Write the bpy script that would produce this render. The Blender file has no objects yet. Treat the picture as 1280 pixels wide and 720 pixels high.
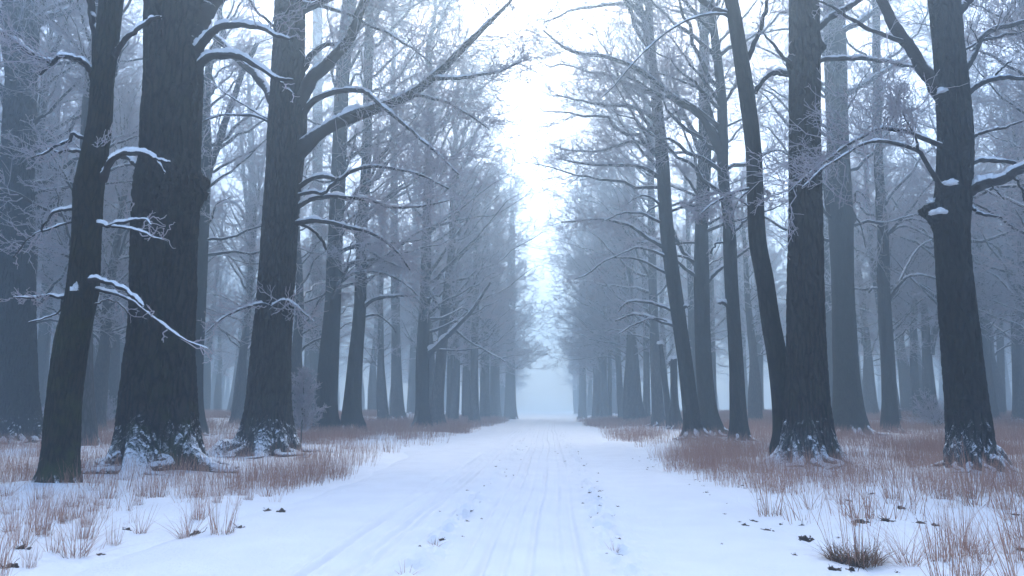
import bpy, math, random
import numpy as np
from mathutils import Matrix, Vector

# ------------------------------------------------------------------ scene, camera
S = bpy.context.scene
COL = S.collection
rng = np.random.default_rng(7)
FPX, CX, CY = 924.0, 640.0, 360.0
VPX, HZ, CAMH = 688.0, 510.0, 1.3
PITCH = math.atan((HZ - CY) / FPX)
YAW = math.atan((VPX - CX) * math.cos(PITCH) / FPX)          # camera turned left of the road
fwd0 = np.array([-math.sin(YAW), math.cos(YAW), 0.0])
RIGHT = np.array([math.cos(YAW), math.sin(YAW), 0.0])
FWD = fwd0 * math.cos(PITCH) + np.array([0, 0, math.sin(PITCH)])
UP = np.cross(RIGHT, FWD)
CAM = np.array([0.0, 0.0, CAMH])

def ray(px, py):
    return FWD * FPX + RIGHT * (px - CX) - UP * (py - CY)

def W(px, py, Y):
    d = ray(px, py)
    return CAM + d * (Y / d[1])

def ground_pt(px, py, z=0.0):
    d = ray(px, py)
    return CAM + d * ((z - CAMH) / d[2])

def pxsize(p):                                               # metres per photo pixel at p
    return float(np.dot(p - CAM, FWD)) / FPX

cam = bpy.data.cameras.new("camera")
cam.sensor_width = 36.0
cam.lens = 36.0 * FPX / 1280.0
cam.clip_start = 0.05
cam.clip_end = 2000
co = bpy.data.objects.new("camera", cam)
COL.objects.link(co)
M = Matrix(((RIGHT[0], UP[0], -FWD[0], 0), (RIGHT[1], UP[1], -FWD[1], 0), (RIGHT[2], UP[2], -FWD[2], CAMH), (0, 0, 0, 1)))
co.matrix_world = M
S.camera = co

# ------------------------------------------------------------------ noise
def _h(ix, iy, iz, seed):
    n = (ix.astype(np.int64) * 374761393 + iy.astype(np.int64) * 668265263 + iz.astype(np.int64) * 1442695041 + seed * 974634777) & 0xFFFFFFFF
    n = ((n ^ (n >> 13)) * 1274126177) & 0xFFFFFFFF
    n = ((n ^ (n >> 16)) * 2246822519) & 0xFFFFFFFF
    return ((n ^ (n >> 15)) & 0xFFFFFF) / float(0xFFFFFF)

def vn3(x, y, z, seed=0):
    x, y, z = np.broadcast_arrays(np.asarray(x, float), np.asarray(y, float), np.asarray(z, float))
    ix, iy, iz = np.floor(x), np.floor(y), np.floor(z)
    fx, fy, fz = x - ix, y - iy, z - iz
    fx, fy, fz = [f * f * f * (f * (f * 6 - 15) + 10) for f in (fx, fy, fz)]
    r = 0
    for a in (0, 1):
        for b in (0, 1):
            for c in (0, 1):
                w = (fx if a else 1 - fx) * (fy if b else 1 - fy) * (fz if c else 1 - fz)
                r = r + w * _h(ix + a, iy + b, iz + c, seed)
    return r * 2 - 1

def fbm(x, y, z=0.0, seed=0, o=3):
    r, a = 0, 1.0
    for i in range(o):
        r = r + a * vn3(np.asarray(x) * 2 ** i, np.asarray(y) * 2 ** i, np.asarray(z) * 2 ** i, seed + i)
        a *= 0.5
    return r

def sstep(a, b, x):
    t = np.clip((np.asarray(x, float) - a) / (b - a), 0, 1)
    return t * t * (3 - 2 * t)

# ------------------------------------------------------------------ materials
def newmat(name):
    m = bpy.data.materials.new(name)
    m.use_nodes = True
    nt = m.node_tree
    bs = nt.nodes["Principled BSDF"]
    out = nt.nodes["Material Output"]
    return m, nt, bs, out

def N(nt, typ, **kw):
    n = nt.nodes.new(typ)
    for k, v in kw.items():
        if k.startswith("i_"):
            key = k[2:]
            n.inputs[int(key) if key.isdigit() else key.replace("_", " ")].default_value = v
        else:
            setattr(n, k, v)
    return n

def L(nt, a, b):
    nt.links.new(a, b)

def mapr(nt, src, a, b, c=0.0, d=1.0):
    n = N(nt, "ShaderNodeMapRange")
    n.inputs[1].default_value, n.inputs[2].default_value = a, b
    n.inputs[3].default_value, n.inputs[4].default_value = c, d
    L(nt, src, n.inputs[0])
    return n.outputs[0]

def mth(nt, op, a, b=None):
    n = N(nt, "ShaderNodeMath", operation=op)
    for i, v in enumerate((a, b)):
        if v is None:
            continue
        if isinstance(v, (int, float)):
            n.inputs[i].default_value = v
        else:
            L(nt, v, n.inputs[i])
    return n.outputs[0]

def mix(nt, fac, a, b):
    n = N(nt, "ShaderNodeMix", data_type="RGBA")
    if isinstance(fac, (int, float)):
        n.inputs[0].default_value = fac
    else:
        L(nt, fac, n.inputs[0])
    for i, v in ((6, a), (7, b)):
        if isinstance(v, tuple):
            n.inputs[i].default_value = (*v, 1)
        else:
            L(nt, v, n.inputs[i])
    return n.outputs[2]

def noise(nt, vec, scale, detail=3.0, rough=0.55):
    n = N(nt, "ShaderNodeTexNoise")
    n.inputs["Scale"].default_value = scale
    n.inputs["Detail"].default_value = detail
    n.inputs["Roughness"].default_value = rough
    L(nt, vec, n.inputs["Vector"])
    return n.outputs[0]

def scaled(nt, vec, s):
    n = N(nt, "ShaderNodeMapping")
    n.inputs["Scale"].default_value = s
    L(nt, vec, n.inputs["Vector"])
    return n.outputs[0]

SNOW = (0.84, 0.87, 0.92)

def bark_mat(name, dark, light, cell, disp, snow_h=0.9, snow_amt=0.5, moss=0.5, dust=0.0, real=True):
    m, nt, bs, out = newmat(name)
    tc = N(nt, "ShaderNodeTexCoord").outputs["Object"]
    nrm = N(nt, "ShaderNodeNewGeometry").outputs["Normal"]
    sep = N(nt, "ShaderNodeSeparateXYZ"); L(nt, nrm, sep.inputs[0])
    sp = N(nt, "ShaderNodeSeparateXYZ"); L(nt, tc, sp.inputs[0])
    # warp, then stretched cells: long fissures between flat ridges
    nz = N(nt, "ShaderNodeTexNoise"); nz.inputs["Scale"].default_value = 3.0; nz.inputs["Detail"].default_value = 3
    L(nt, scaled(nt, tc, (1, 1, 0.35)), nz.inputs["Vector"])
    vm = N(nt, "ShaderNodeVectorMath", operation="MULTIPLY_ADD")
    L(nt, nz.outputs["Color"], vm.inputs[0]); vm.inputs[1].default_value = (0.16, 0.16, 0.3); L(nt, tc, vm.inputs[2])
    v = N(nt, "ShaderNodeTexVoronoi", feature="DISTANCE_TO_EDGE")
    v.inputs["Scale"].default_value = cell
    L(nt, scaled(nt, vm.outputs[0], (1, 1, 0.2)), v.inputs["Vector"])
    ridge = mapr(nt, v.outputs["Distance"], 0.0, 0.28)
    fine = noise(nt, scaled(nt, tc, (1, 1, 0.4)), cell * 3.5, 5, 0.65)
    h = mth(nt, "ADD", mth(nt, "MULTIPLY", ridge, 0.75), mth(nt, "MULTIPLY", fine, 0.5))
    big = noise(nt, tc, 1.1, 3)
    col = mix(nt, mapr(nt, h, 0.25, 1.0), dark, light)
    col = mix(nt, mapr(nt, big, 0.35, 0.7, 0, 0.45), col, tuple(c * 0.6 for c in light))
    # moss towards one side and the foot
    mm = mth(nt, "MULTIPLY", mapr(nt, noise(nt, tc, 2.3, 5, 0.7), 0.47, 0.62), mapr(nt, sp.outputs[2], 0.2, 3.2, moss, moss * 0.25))
    col = mix(nt, mm, col, (0.034, 0.042, 0.011))
    # wind-blown snow: on up-facing ground near the foot, flecks higher up
    n2 = noise(nt, tc, 13.0, 6, 0.78)
    n3 = noise(nt, tc, 34.0, 2, 0.5)
    low = mapr(nt, sp.outputs[2], 0.0, snow_h, 1.0, 0.0)
    a = mth(nt, "MULTIPLY", sep.outputs[2], mth(nt, "ADD", mth(nt, "MULTIPLY", low, 1.25), 0.25))
    a = mth(nt, "ADD", a, mth(nt, "MULTIPLY", mth(nt, "SUBTRACT", n2, 0.5), 0.42))
    a = mth(nt, "ADD", a, mth(nt, "MULTIPLY", mth(nt, "MULTIPLY", low, low), snow_amt * 0.3))
    a = mth(nt, "ADD", a, dust)
    lying = mapr(nt, a, 0.47, 0.55)
    fl = mth(nt, "SUBTRACT", n3, mapr(nt, low, 0.0, 1.0, 0.30, 0.0))
    flecks = mapr(nt, mth(nt, "ADD", fl, mth(nt, "MULTIPLY", mth(nt, "SUBTRACT", n2, 0.5), 0.35)), 0.67, 0.71)
    sf = mth(nt, "MAXIMUM", lying, flecks)
    fin = mix(nt, sf, col, SNOW)
    L(nt, fin, bs.inputs["Base Color"])
    bs.inputs["Roughness"].default_value = 0.9
    bs.inputs["Specular IOR Level"].default_value = 0.15
    calm = mapr(nt, sp.outputs[2], 0.0, 0.9, 0.25, 1.0)          # roots are smoother than the stem
    hh = mth(nt, "ADD", mth(nt, "MULTIPLY", mth(nt, "SUBTRACT", h, 0.9), calm), 0.9)
    hh = mth(nt, "ADD", hh, mth(nt, "MULTIPLY", lying, 0.25))
    if real:
        d = N(nt, "ShaderNodeDisplacement"); d.inputs["Midlevel"].default_value = 0.95; d.inputs["Scale"].default_value = disp
        L(nt, hh, d.inputs["Height"]); L(nt, d.outputs[0], out.inputs["Displacement"])
        m.displacement_method = "BOTH"
    else:
        b = N(nt, "ShaderNodeBump"); b.inputs["Distance"].default_value = disp; b.inputs["Strength"].default_value = 0.9
        L(nt, hh, b.inputs["Height"]); L(nt, b.outputs[0], bs.inputs["Normal"])
    return m

def limb_mat(name, dark, light, snow=0.35):
    m, nt, bs, out = newmat(name)
    tc = N(nt, "ShaderNodeTexCoord").outputs["Object"]
    nrm = N(nt, "ShaderNodeNewGeometry").outputs["Normal"]
    sep = N(nt, "ShaderNodeSeparateXYZ"); L(nt, nrm, sep.inputs[0])
    n1 = noise(nt, tc, 7.0, 5, 0.7)
    n2 = noise(nt, tc, 30.0, 4, 0.6)
    col = mix(nt, n2, dark, light)
    a = mth(nt, "ADD", sep.outputs[2], mth(nt, "MULTIPLY", mth(nt, "SUBTRACT", n1, 0.5), 1.0))
    sf = mapr(nt, a, 0.85 - snow, 1.05 - snow)
    L(nt, mix(nt, sf, col, SNOW), bs.inputs["Base Color"])
    b = N(nt, "ShaderNodeBump"); b.inputs["Distance"].default_value = 0.02
    L(nt, n2, b.inputs["Height"]); L(nt, b.outputs[0], bs.inputs["Normal"])
    bs.inputs["Roughness"].default_value = 0.9
    bs.inputs["Specular IOR Level"].default_value = 0.15
    return m

def frost_mat(name, c1, c2, wood=None, woodamt=0.0):
    m, nt, bs, out = newmat(name)
    tc = N(nt, "ShaderNodeTexCoord").outputs["Object"]
    n1 = noise(nt, tc, 5.0, 4, 0.6)
    col = mix(nt, mapr(nt, n1, 0.35, 0.65), c1, c2)
    if wood:
        nrm = N(nt, "ShaderNodeNewGeometry").outputs["Normal"]
        sep = N(nt, "ShaderNodeSeparateXYZ"); L(nt, nrm, sep.inputs[0])
        col = mix(nt, mapr(nt, sep.outputs[2], -0.9, 0.15, woodamt, 0.0), col, wood)
    L(nt, col, bs.inputs["Base Color"])
    bs.inputs["Roughness"].default_value = 0.8
    bs.inputs["Specular IOR Level"].default_value = 0.2
    tr = N(nt, "ShaderNodeBsdfTranslucent"); L(nt, col, tr.inputs["Color"])    # ice needles let light through
    mx = N(nt, "ShaderNodeMixShader"); mx.inputs[0].default_value = 0.58
    L(nt, bs.outputs[0], mx.inputs[1]); L(nt, tr.outputs[0], mx.inputs[2]); L(nt, mx.outputs[0], out.inputs["Surface"])
    return m

def snow_mat(name, bump=0.01, scale=18.0, tint=SNOW, dirt=0.0):
    m, nt, bs, out = newmat(name)
    tc = N(nt, "ShaderNodeTexCoord").outputs["Object"]
    n1 = noise(nt, tc, scale, 6, 0.65)
    n2 = noise(nt, tc, 1.3, 3)
    n3 = noise(nt, tc, 160.0, 2)
    col = mix(nt, mapr(nt, n2, 0.3, 0.7), tint, tuple(c * 0.93 for c in tint))
    if dirt > 0:
        dn = noise(nt, tc, 42.0, 4, 0.7)
        dm = noise(nt, tc, 0.8, 3)
        f = mth(nt, "MULTIPLY", mapr(nt, dn, 0.68, 0.76), mapr(nt, dm, 0.45, 0.65, 0, dirt))
        col = mix(nt, f, col, (0.12, 0.075, 0.05))
    L(nt, col, bs.inputs["Base Color"])
    bs.inputs["Roughness"].default_value = 0.82
    bs.inputs["Specular IOR Level"].default_value = 0.25
    b = N(nt, "ShaderNodeBump"); b.inputs["Distance"].default_value = bump
    hsum = mth(nt, "ADD", n1, mth(nt, "MULTIPLY", n3, 0.15))
    L(nt, hsum, b.inputs["Height"]); L(nt, b.outputs[0], bs.inputs["Normal"])
    return m

def grass_mat(name, c1, c2, c3):
    m, nt, bs, out = newmat(name)
    g = N(nt, "ShaderNodeNewGeometry")
    r = N(nt, "ShaderNodeValToRGB")
    r.color_ramp.elements[0].color = (*c1, 1)
    r.color_ramp.elements[1].color = (*c3, 1)
    e = r.color_ramp.elements.new(0.5); e.color = (*c2, 1)
    L(nt, g.outputs["Random Per Island"], r.inputs[0])
    L(nt, r.outputs[0], bs.inputs["Base Color"])
    bs.inputs["Roughness"].default_value = 0.8
    bs.inputs["Specular IOR Level"].default_value = 0.2
    return m

def clod_mat():
    m, nt, bs, out = newmat("frozen_earth")
    tc = N(nt, "ShaderNodeTexCoord").outputs["Object"]
    nrm = N(nt, "ShaderNodeNewGeometry").outputs["Normal"]
    sep = N(nt, "ShaderNodeSeparateXYZ"); L(nt, nrm, sep.inputs[0])
    n1 = noise(nt, tc, 30.0, 5, 0.7)
    n2 = noise(nt, tc, 60.0, 5, 0.7)
    col = mix(nt, n2, (0.035, 0.022, 0.016), (0.16, 0.10, 0.062))
    a = mth(nt, "ADD", sep.outputs[2], mth(nt, "MULTIPLY", mth(nt, "SUBTRACT", n1, 0.5), 1.8))
    L(nt, mix(nt, mapr(nt, a, 1.0, 1.15), col, SNOW), bs.inputs["Base Color"])
    b = N(nt, "ShaderNodeBump"); b.inputs["Distance"].default_value = 0.02
    L(nt, n2, b.inputs["Height"]); L(nt, b.outputs[0], bs.inputs["Normal"])
    bs.inputs["Roughness"].default_value = 0.95
    return m

MT = {
    "oak": bark_mat("rugged_oak_bark", (0.006, 0.005, 0.005), (0.044, 0.033, 0.027), 9.0, 0.10, 1.2, 0.30, 0.75),
    "mossy": bark_mat("mossy_thin_bark", (0.006, 0.005, 0.004), (0.032, 0.024, 0.015), 16.0, 0.030, 0.15, 0.1, 0.9),
    "dark": bark_mat("blackened_bark", (0.005, 0.004, 0.004), (0.024, 0.018, 0.016), 11.0, 0.07, 1.3, 0.26, 0.3),
    "plate": bark_mat("plated_bark", (0.010, 0.008, 0.007), (0.050, 0.039, 0.033), 11.0, 0.075, 1.3, 0.30, 0.4),
    "grey": bark_mat("smooth_grey_bark", (0.008, 0.007, 0.006), (0.030, 0.025, 0.022), 12.0, 0.02, 1.2, 0.26, 0.35, real=False),
    "grey_fogged": bark_mat("fog_paled_grey_bark", (0.03, 0.027, 0.026), (0.105, 0.095, 0.09), 12.0, 0.02, 1.2, 0.26, 0.15, real=False),  # lighter copy of the grey bark for far trunks, fog fade painted into its colour
    "limb": limb_mat("branch_bark", (0.012, 0.009, 0.009), (0.045, 0.034, 0.030), 0.48),
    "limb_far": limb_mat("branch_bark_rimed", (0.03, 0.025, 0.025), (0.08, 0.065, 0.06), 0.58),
    "frost": frost_mat("hoar_frost_twigs", (0.80, 0.72, 0.79), (0.90, 0.85, 0.90), (0.25, 0.17, 0.17), 0.2),
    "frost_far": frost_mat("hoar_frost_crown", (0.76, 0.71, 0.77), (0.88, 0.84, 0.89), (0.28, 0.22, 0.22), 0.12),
    "snow": snow_mat("fresh_snow_cover", 0.01, 25.0),
    "snow_ground": snow_mat("snow_ground", 0.025, 9.0, dirt=0.8),
    "snow_road": snow_mat("snow_road", 0.022, 22.0, dirt=0.25),
    "grass": grass_mat("dry_red_grass", (0.46, 0.25, 0.18), (0.34, 0.17, 0.12), (0.54, 0.36, 0.27)),
    "grass_dark": grass_mat("matted_dead_grass", (0.17, 0.10, 0.055), (0.25, 0.15, 0.085), (0.09, 0.055, 0.033)),
    "clod": clod_mat(),
}

# ------------------------------------------------------------------ mesh building
class MB:
    def __init__(self):
        self.v, self.f, self.m, self.n = [], [], [], 0
    def add(self, v, q, mi=0):                # q: quads (n,4); triangles carry -1 in the last column
        self.v.append(np.asarray(v, np.float32).reshape(-1, 3))
        q = np.asarray(q, np.int64)
        self.f.append(np.where(q >= 0, q + self.n, -1))
        self.m.append(np.full(len(q), mi, np.int32))
        self.n += len(self.v[-1])
    def mesh(self, name, mats, origin=(0, 0, 0), smooth=True):
        v = np.concatenate(self.v) - np.asarray(origin, np.float32)
        f = np.concatenate(self.f); mi = np.concatenate(self.m)
        me = bpy.data.meshes.new(name)
        tot = np.where(f[:, 3] >= 0, 4, 3)
        idx = f.reshape(-1); idx = idx[idx >= 0]
        me.vertices.add(len(v)); me.vertices.foreach_set("co", v.reshape(-1).astype(np.float32))
        me.loops.add(len(idx)); me.loops.foreach_set("vertex_index", idx.astype(np.int32))
        me.polygons.add(len(f))
        st = np.concatenate(([0], np.cumsum(tot)[:-1])).astype(np.int32)
        me.polygons.foreach_set("loop_start", st)
        me.polygons.foreach_set("loop_total", tot.astype(np.int32))
        for mm in (mats if isinstance(mats, (list, tuple)) else [mats]):
            me.materials.append(mm)
        me.polygons.foreach_set("material_index", mi)
        me.polygons.foreach_set("use_smooth", np.full(len(f), smooth))
        me.update(calc_edges=True)
        me.validate()
        return me
    def build(self, name, mats, parent=None, origin=(0, 0, 0), smooth=True):
        o = bpy.data.objects.new(name, self.mesh(name, mats, origin, smooth))
        COL.objects.link(o)
        if parent is not None:
            o.parent = parent
        return o

def tag(o, label=None, cat=None, group=None, kind=None):
    if label: o["label"] = label
    if cat: o["category"] = cat
    if group: o["group"] = group
    if kind: o["kind"] = kind
    return o

def empty(name, loc):
    o = bpy.data.objects.new(name, None)
    o.empty_display_size = 0.3
    o.location = loc
    COL.objects.link(o)
    return o

def tubes(P, R, K, squash=None):
    """P (n,m,3), R (n,m) -> vertices and quads of n tubes with K sides."""
    n, m, _ = P.shape
    T = np.gradient(P, axis=1)
    T /= np.linalg.norm(T, axis=2, keepdims=True) + 1e-9
    ref = np.zeros((n, 1, 3)); mean = P[:, -1] - P[:, 0]
    mean /= np.linalg.norm(mean, axis=1, keepdims=True) + 1e-9
    ref[:, 0, :] = np.where(np.abs(mean[:, 2:3]) > 0.75, np.array([[1.0, 0.15, 0]]), np.array([[0, 0.1, 1.0]]))
    U = np.cross(T, np.broadcast_to(ref, T.shape)); U /= np.linalg.norm(U, axis=2, keepdims=True) + 1e-9
    V = np.cross(U, T)
    a = np.arange(K) / K * 2 * np.pi
    ca, sa = np.cos(a), np.sin(a)
    v = P[:, :, None, :] + R[:, :, None, None] * (U[:, :, None, :] * ca[None, None, :, None] + V[:, :, None, :] * sa[None, None, :, None])
    i = np.arange(n)[:, None, None] * m * K; j = np.arange(m - 1)[None, :, None] * K; k = np.arange(K)[None, None, :]
    k2 = (k + 1) % K
    q = np.stack([i + j + k, i + j + k2, i + j + K + k2, i + j + K + k], -1).reshape(-1, 4)
    return v.reshape(-1, 3), q

def crom(pts, n, k=None):
    """smooth resample of a polyline of any dimension to n points, even in arc length"""
    p = np.asarray(pts, float)
    if len(p) == 2:
        t = np.linspace(0, 1, n)[:, None]
        return p[0] * (1 - t) + p[1] * t
    e = np.vstack([2 * p[0] - p[1], p, 2 * p[-1] - p[-2]])
    out = []
    for i in range(1, len(e) - 2):
        t = np.linspace(0, 1, 24, endpoint=False)[:, None]
        a, b, c, d = e[i - 1], e[i], e[i + 1], e[i + 2]
        out.append(0.5 * ((2 * b) + (-a + c) * t + (2 * a - 5 * b + 4 * c - d) * t ** 2 + (-a + 3 * b - 3 * c + d) * t ** 3))
    q = np.vstack(out + [p[-1:]])
    s = np.concatenate(([0], np.cumsum(np.linalg.norm(np.diff(q[:, :3], axis=0), axis=1))))
    u = np.linspace(0, s[-1], n) if k is None else k * s[-1]
    return np.stack([np.interp(u, s, q[:, d]) for d in range(q.shape[1])], 1)

def kids(P, R, per, t0, t1, ang, lenf, r0, r1, m, flat=0.5, rise=0.15, wob=0.10, minlen=0.05, lmin=0.0, bias=None, tpow=0.5, lmax=99):
    """child branches off polylines P (n,k,3)."""
    n, k, _ = P.shape
    seg = np.linalg.norm(np.diff(P, axis=1), axis=2)
    Lp = seg.sum(1)
    per_t = (np.arange(per)[None, :] + rng.random((n, per))) / per
    t = t0 + (t1 - t0) * per_t
    x = t * (k - 1); i = np.clip(np.floor(x).astype(int), 0, k - 2); f = (x - i)[..., None]
    rows = np.arange(n)[:, None]
    A, B = P[rows, i], P[rows, i + 1]
    pos = A * (1 - f) + B * f
    T = B - A; T /= np.linalg.norm(T, axis=2, keepdims=True) + 1e-9
    rp = R[rows, i] * (1 - f[..., 0]) + R[rows, i + 1] * f[..., 0]
    rv = rng.normal(size=T.shape); rv[..., 2] *= flat
    if bias is not None:
        rv = rv + np.asarray(bias)
    pv = rv - (rv * T).sum(2, keepdims=True) * T
    pv /= np.linalg.norm(pv, axis=2, keepdims=True) + 1e-9
    an = np.radians(ang) * (0.7 + 0.6 * rng.random((n, per)))[..., None]
    D = np.cos(an) * T + np.sin(an) * pv
    Lc = np.clip(Lp[:, None] * lenf * (1 - t * tpow) * (0.55 + 0.75 * rng.random((n, per))), minlen, lmax)
    s = np.linspace(0, 1, m)
    up = np.zeros(3); up[2] = 1
    bend = up * rise + rng.normal(size=D.shape) * 0.12
    C = pos[:, :, None, :] + Lc[:, :, None, None] * (D[:, :, None, :] * s[None, None, :, None] + bend[:, :, None, :] * (s ** 2)[None, None, :, None])
    w = np.cumsum(rng.normal(size=C.shape), axis=2) * wob / math.sqrt(m); w -= w[:, :, :1]
    C = C + w * Lc[:, :, None, None]
    rs = np.minimum(r0, rp * 0.8)[..., None]
    Rc = rs * (1 - s) + np.minimum(r1, rs) * s
    return C.reshape(-1, m, 3), Rc.reshape(-1, m)

def snowtube(P, R, thick=1.0, seed=0):
    """a ridge of snow lying along the upper side of branches P"""
    n = P.shape[0]
    out = []
    m = 90
    u0 = np.linspace(0, 1, P.shape[1]); u = np.linspace(0, 1, m)
    P = np.stack([np.stack([np.interp(u, u0, p[:, d]) for d in range(3)], 1) for p in P])
    R = np.stack([np.interp(u, u0, r) for r in R])
    T = np.gradient(P, axis=1); T /= np.linalg.norm(T, axis=2, keepdims=True) + 1e-9
    hor = np.sqrt(np.clip(1 - T[..., 2] ** 2, 0, 1))
    nz = fbm(P[..., 0] * 5.1, P[..., 1] * 5.1, P[..., 2] * 5.1 + seed, seed, 4)
    gap = sstep(-0.85, -0.5, fbm(P[..., 0] * 2.3, P[..., 1] * 2.3, P[..., 2] * 2.3 + seed, seed + 9, 3))
    th = np.clip(0.86 + 0.62 * nz, 0.0, 1.6) * sstep(0.45, 0.8, hor) * thick * gap
    e = np.ones(m); e[:3] = (0.4, 0.7, 0.9); e[-4:] = (0.9, 0.75, 0.5, 0.2)
    RR = R * np.clip(0.28 + 0.48 * th, 0, 0.95) * e + 0.003 * th
    C = P.copy(); C[..., 2] += R * 0.36 + (R * 0.36 + 0.005) * th
    v, q = tubes(C, RR, 9)
    v = v + 0.22 * np.repeat(RR.reshape(-1), 9)[:, None] * np.stack([fbm(v[:, 0] * 24, v[:, 1] * 24, v[:, 2] * 24, seed + d, 2) for d in (1, 2, 3)], 1)
    return v, q

def blob(c, size, seed=0, res=(14, 9)):
    a = np.linspace(0, 2 * np.pi, res[0], endpoint=False); b = np.linspace(0, np.pi, res[1])
    A, Bb = np.meshgrid(a, b)
    d = np.stack([np.cos(A) * np.sin(Bb), np.sin(A) * np.sin(Bb), np.cos(Bb)], -1)
    k = 1 + 0.38 * fbm(d[..., 0] * 1.7 + seed * 3.3, d[..., 1] * 1.7, d[..., 2] * 1.7, seed, 3)
    v = np.asarray(c) + d * k[..., None] * np.asarray(size)
    nr, nc = res[1], res[0]
    i = np.arange(nr - 1)[:, None] * nc; j = np.arange(nc)[None, :]; j2 = (j + 1) % nc
    q = np.stack([i + j, i + nc + j, i + nc + j2, i + j2], -1).reshape(-1, 4)
    return v.reshape(-1, 3), q

# ------------------------------------------------------------------ terrain
TREE_BASES = []                                              # (x, y, radius) for the snow mounds
def road_edges(y):
    l = -3.55 - 0.75 * sstep(5, 26, y) + 0.35 * fbm(np.asarray(y) * 0.22, 3.3, 0, 5)
    r = 2.45 + 0.25 * sstep(8, 60, y) + 0.30 * fbm(np.asarray(y) * 0.25, 9.1, 0, 6)
    return l, r

def ground_h(x, y):
    x = np.asarray(x, float); y = np.asarray(y, float)
    l, r = road_edges(y)
    side = np.maximum(l - x, x - r)                          # metres outside the road
    h = 0.05 * fbm(x * 0.35, y * 0.35, 0, 11, 3) + 0.018 * fbm(x * 2.1, y * 2.1, 0, 12, 3)
    h = h * sstep(-0.3, 1.2, side) + 0.06 * sstep(-0.1, 1.4, side)
    h = h - 0.11 * (1 - sstep(-0.55, 0.12, side))
    h = h + 0.62 * sstep(26, 75, y) * sstep(1.0, 14, side)
    for bx, by, br in TREE_BASES:
        d2 = ((x - bx) ** 2 + (y - by) ** 2) / (br * 2.3) ** 2
        h = h + 0.13 * min(br * 2, 1.0) * np.exp(-d2)
    return h

def road_h(x, y):
    l, r = road_edges(y)
    ins = np.minimum(x - l, r - x)
    h = 0.012 * fbm(x * 0.9, y * 0.5, 0, 21, 3)
    wb = 0.06 * fbm(y * 0.12, 1.7, 0, 31, 2)
    for xc, w, d, sd in ((-1.42, .030, .018, 1), (-1.53, .035, .024, 1), (-1.66, .03, .016, 2), (-1.86, .04, .022, 2), (-2.05, .03, .010, 3),
                         (-0.74, .028, .015, 4), (-0.56, .030, .019, 4), (-0.33, .03, .012, 5), (-0.12, .028, .018, 5), (0.10, .03, .013, 6), (0.27, .03, .015, 6)):
        xx = xc + wb + 0.05 * vn3(y * 0.16, sd * 7.7, 0, 40 + sd)
        amp = 2.6 * d * (0.75 + 0.5 * vn3(y * 0.35, xc * 9, 0, 50))
        h = h - amp * np.exp(-((x - xx) / w) ** 2) + 0.45 * amp * np.exp(-((x - xx - 1.9 * w) / (w * 0.9)) ** 2)
    for xc in (-1.05, 0.62):                                 # rough churned edges of the wheel tracks
        wgt = np.exp(-((x - xc - wb) / 0.17) ** 2)
        h = h + wgt * (0.055 * fbm(x * 8, y * 5, 0, 61, 3) + 0.012)
    for xc in (-1.72, 0.0, 1.35):
        h = h - 0.016 * np.exp(-((x - xc - wb) / 0.42) ** 2)
    h = h + 0.016 * fbm(x * 3.2, y * 2.2, 0, 71, 3) * (0.4 + 0.6 * sstep(1.0, 0.3, np.minimum(np.abs(x + 1.05), np.abs(x - .62))))
    return h + 0.045 - 0.10 * (1 - sstep(-0.35, 0.5, ins))

def grid_mesh(xs, ys, fn):
    X, Y = np.meshgrid(xs, ys)
    Z = fn(X, Y)
    v = np.stack([X, Y, Z], -1).reshape(-1, 3)
    nx = len(xs)
    i = np.arange(len(ys) - 1)[:, None] * nx; j = np.arange(nx - 1)[None, :]
    q = np.stack([i + j, i + j + 1, i + nx + j + 1, i + nx + j], -1).reshape(-1, 4)
    return v, q

# ------------------------------------------------------------------ trees
def trunk_mesh(C, Rr, K, base, roots, burls, seed):
    """C (m,3) centre line, Rr radii, roots list of (angle, width, amount, height)"""
    m = len(C)
    T = np.gradient(C, axis=0); T /= np.linalg.norm(T, axis=1, keepdims=True)
    U = np.cross(T, np.array([0.0, 1.0, 0.0])); U /= np.linalg.norm(U, axis=1, keepdims=True)
    V = np.cross(T, U)                                        # U ~ -x.., V in depth
    a = np.arange(K) / K * 2 * np.pi
    z = np.maximum(C[:, 2] - base[2] + 0.10, 0.0)[:, None]
    mult = np.ones((m, K))
    for ra, rw, am, hh in roots:
        d = np.angle(np.exp(1j * (a - ra - 0.25 * np.exp(-z[:, :1] / 0.4))))
        prof = am * (0.75 * np.exp(-z / (0.8 * hh)) + 1.1 * 0.09 / (z + 0.09))
        mult += prof * np.exp(-(d / (rw * (0.62 + 0.5 * np.minimum(z / hh, 1.5)))) ** 2)
    mult *= 1 + 0.06 * np.exp(-z / 1.0)
    ux, vy = np.cos(a)[None, :], np.sin(a)[None, :]
    ox = U[:, None, :] * ux[..., None] + V[:, None, :] * vy[..., None]
    P0 = C[:, None, :] + ox * Rr[:, None, None]
    lowf = fbm(P0[..., 0] * 1.3 + seed, P0[..., 1] * 1.3, P0[..., 2] * 0.5, seed, 3)
    mult *= 0.955 + 0.028 * lowf
    P = C[:, None, :] + ox * (Rr[:, None] * mult)[..., None]
    for bc, bs, amp in burls:
        d2 = ((P0 - np.asarray(bc)) ** 2).sum(-1) / bs ** 2
        lump = np.exp(-d2) * (1 + 0.5 * fbm(P0[..., 0] * 6, P0[..., 1] * 6, P0[..., 2] * 6, seed + 3, 2))
        P = P + ox * (amp * lump)[..., None]
    v = P.reshape(-1, 3)
    i = np.arange(m - 1)[:, None] * K; j = np.arange(K)[None, :]; j2 = (j + 1) % K
    q = np.stack([i + j, i + K + j, i + K + j2, i + j2], -1).reshape(-1, 4)
    return v, q

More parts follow.
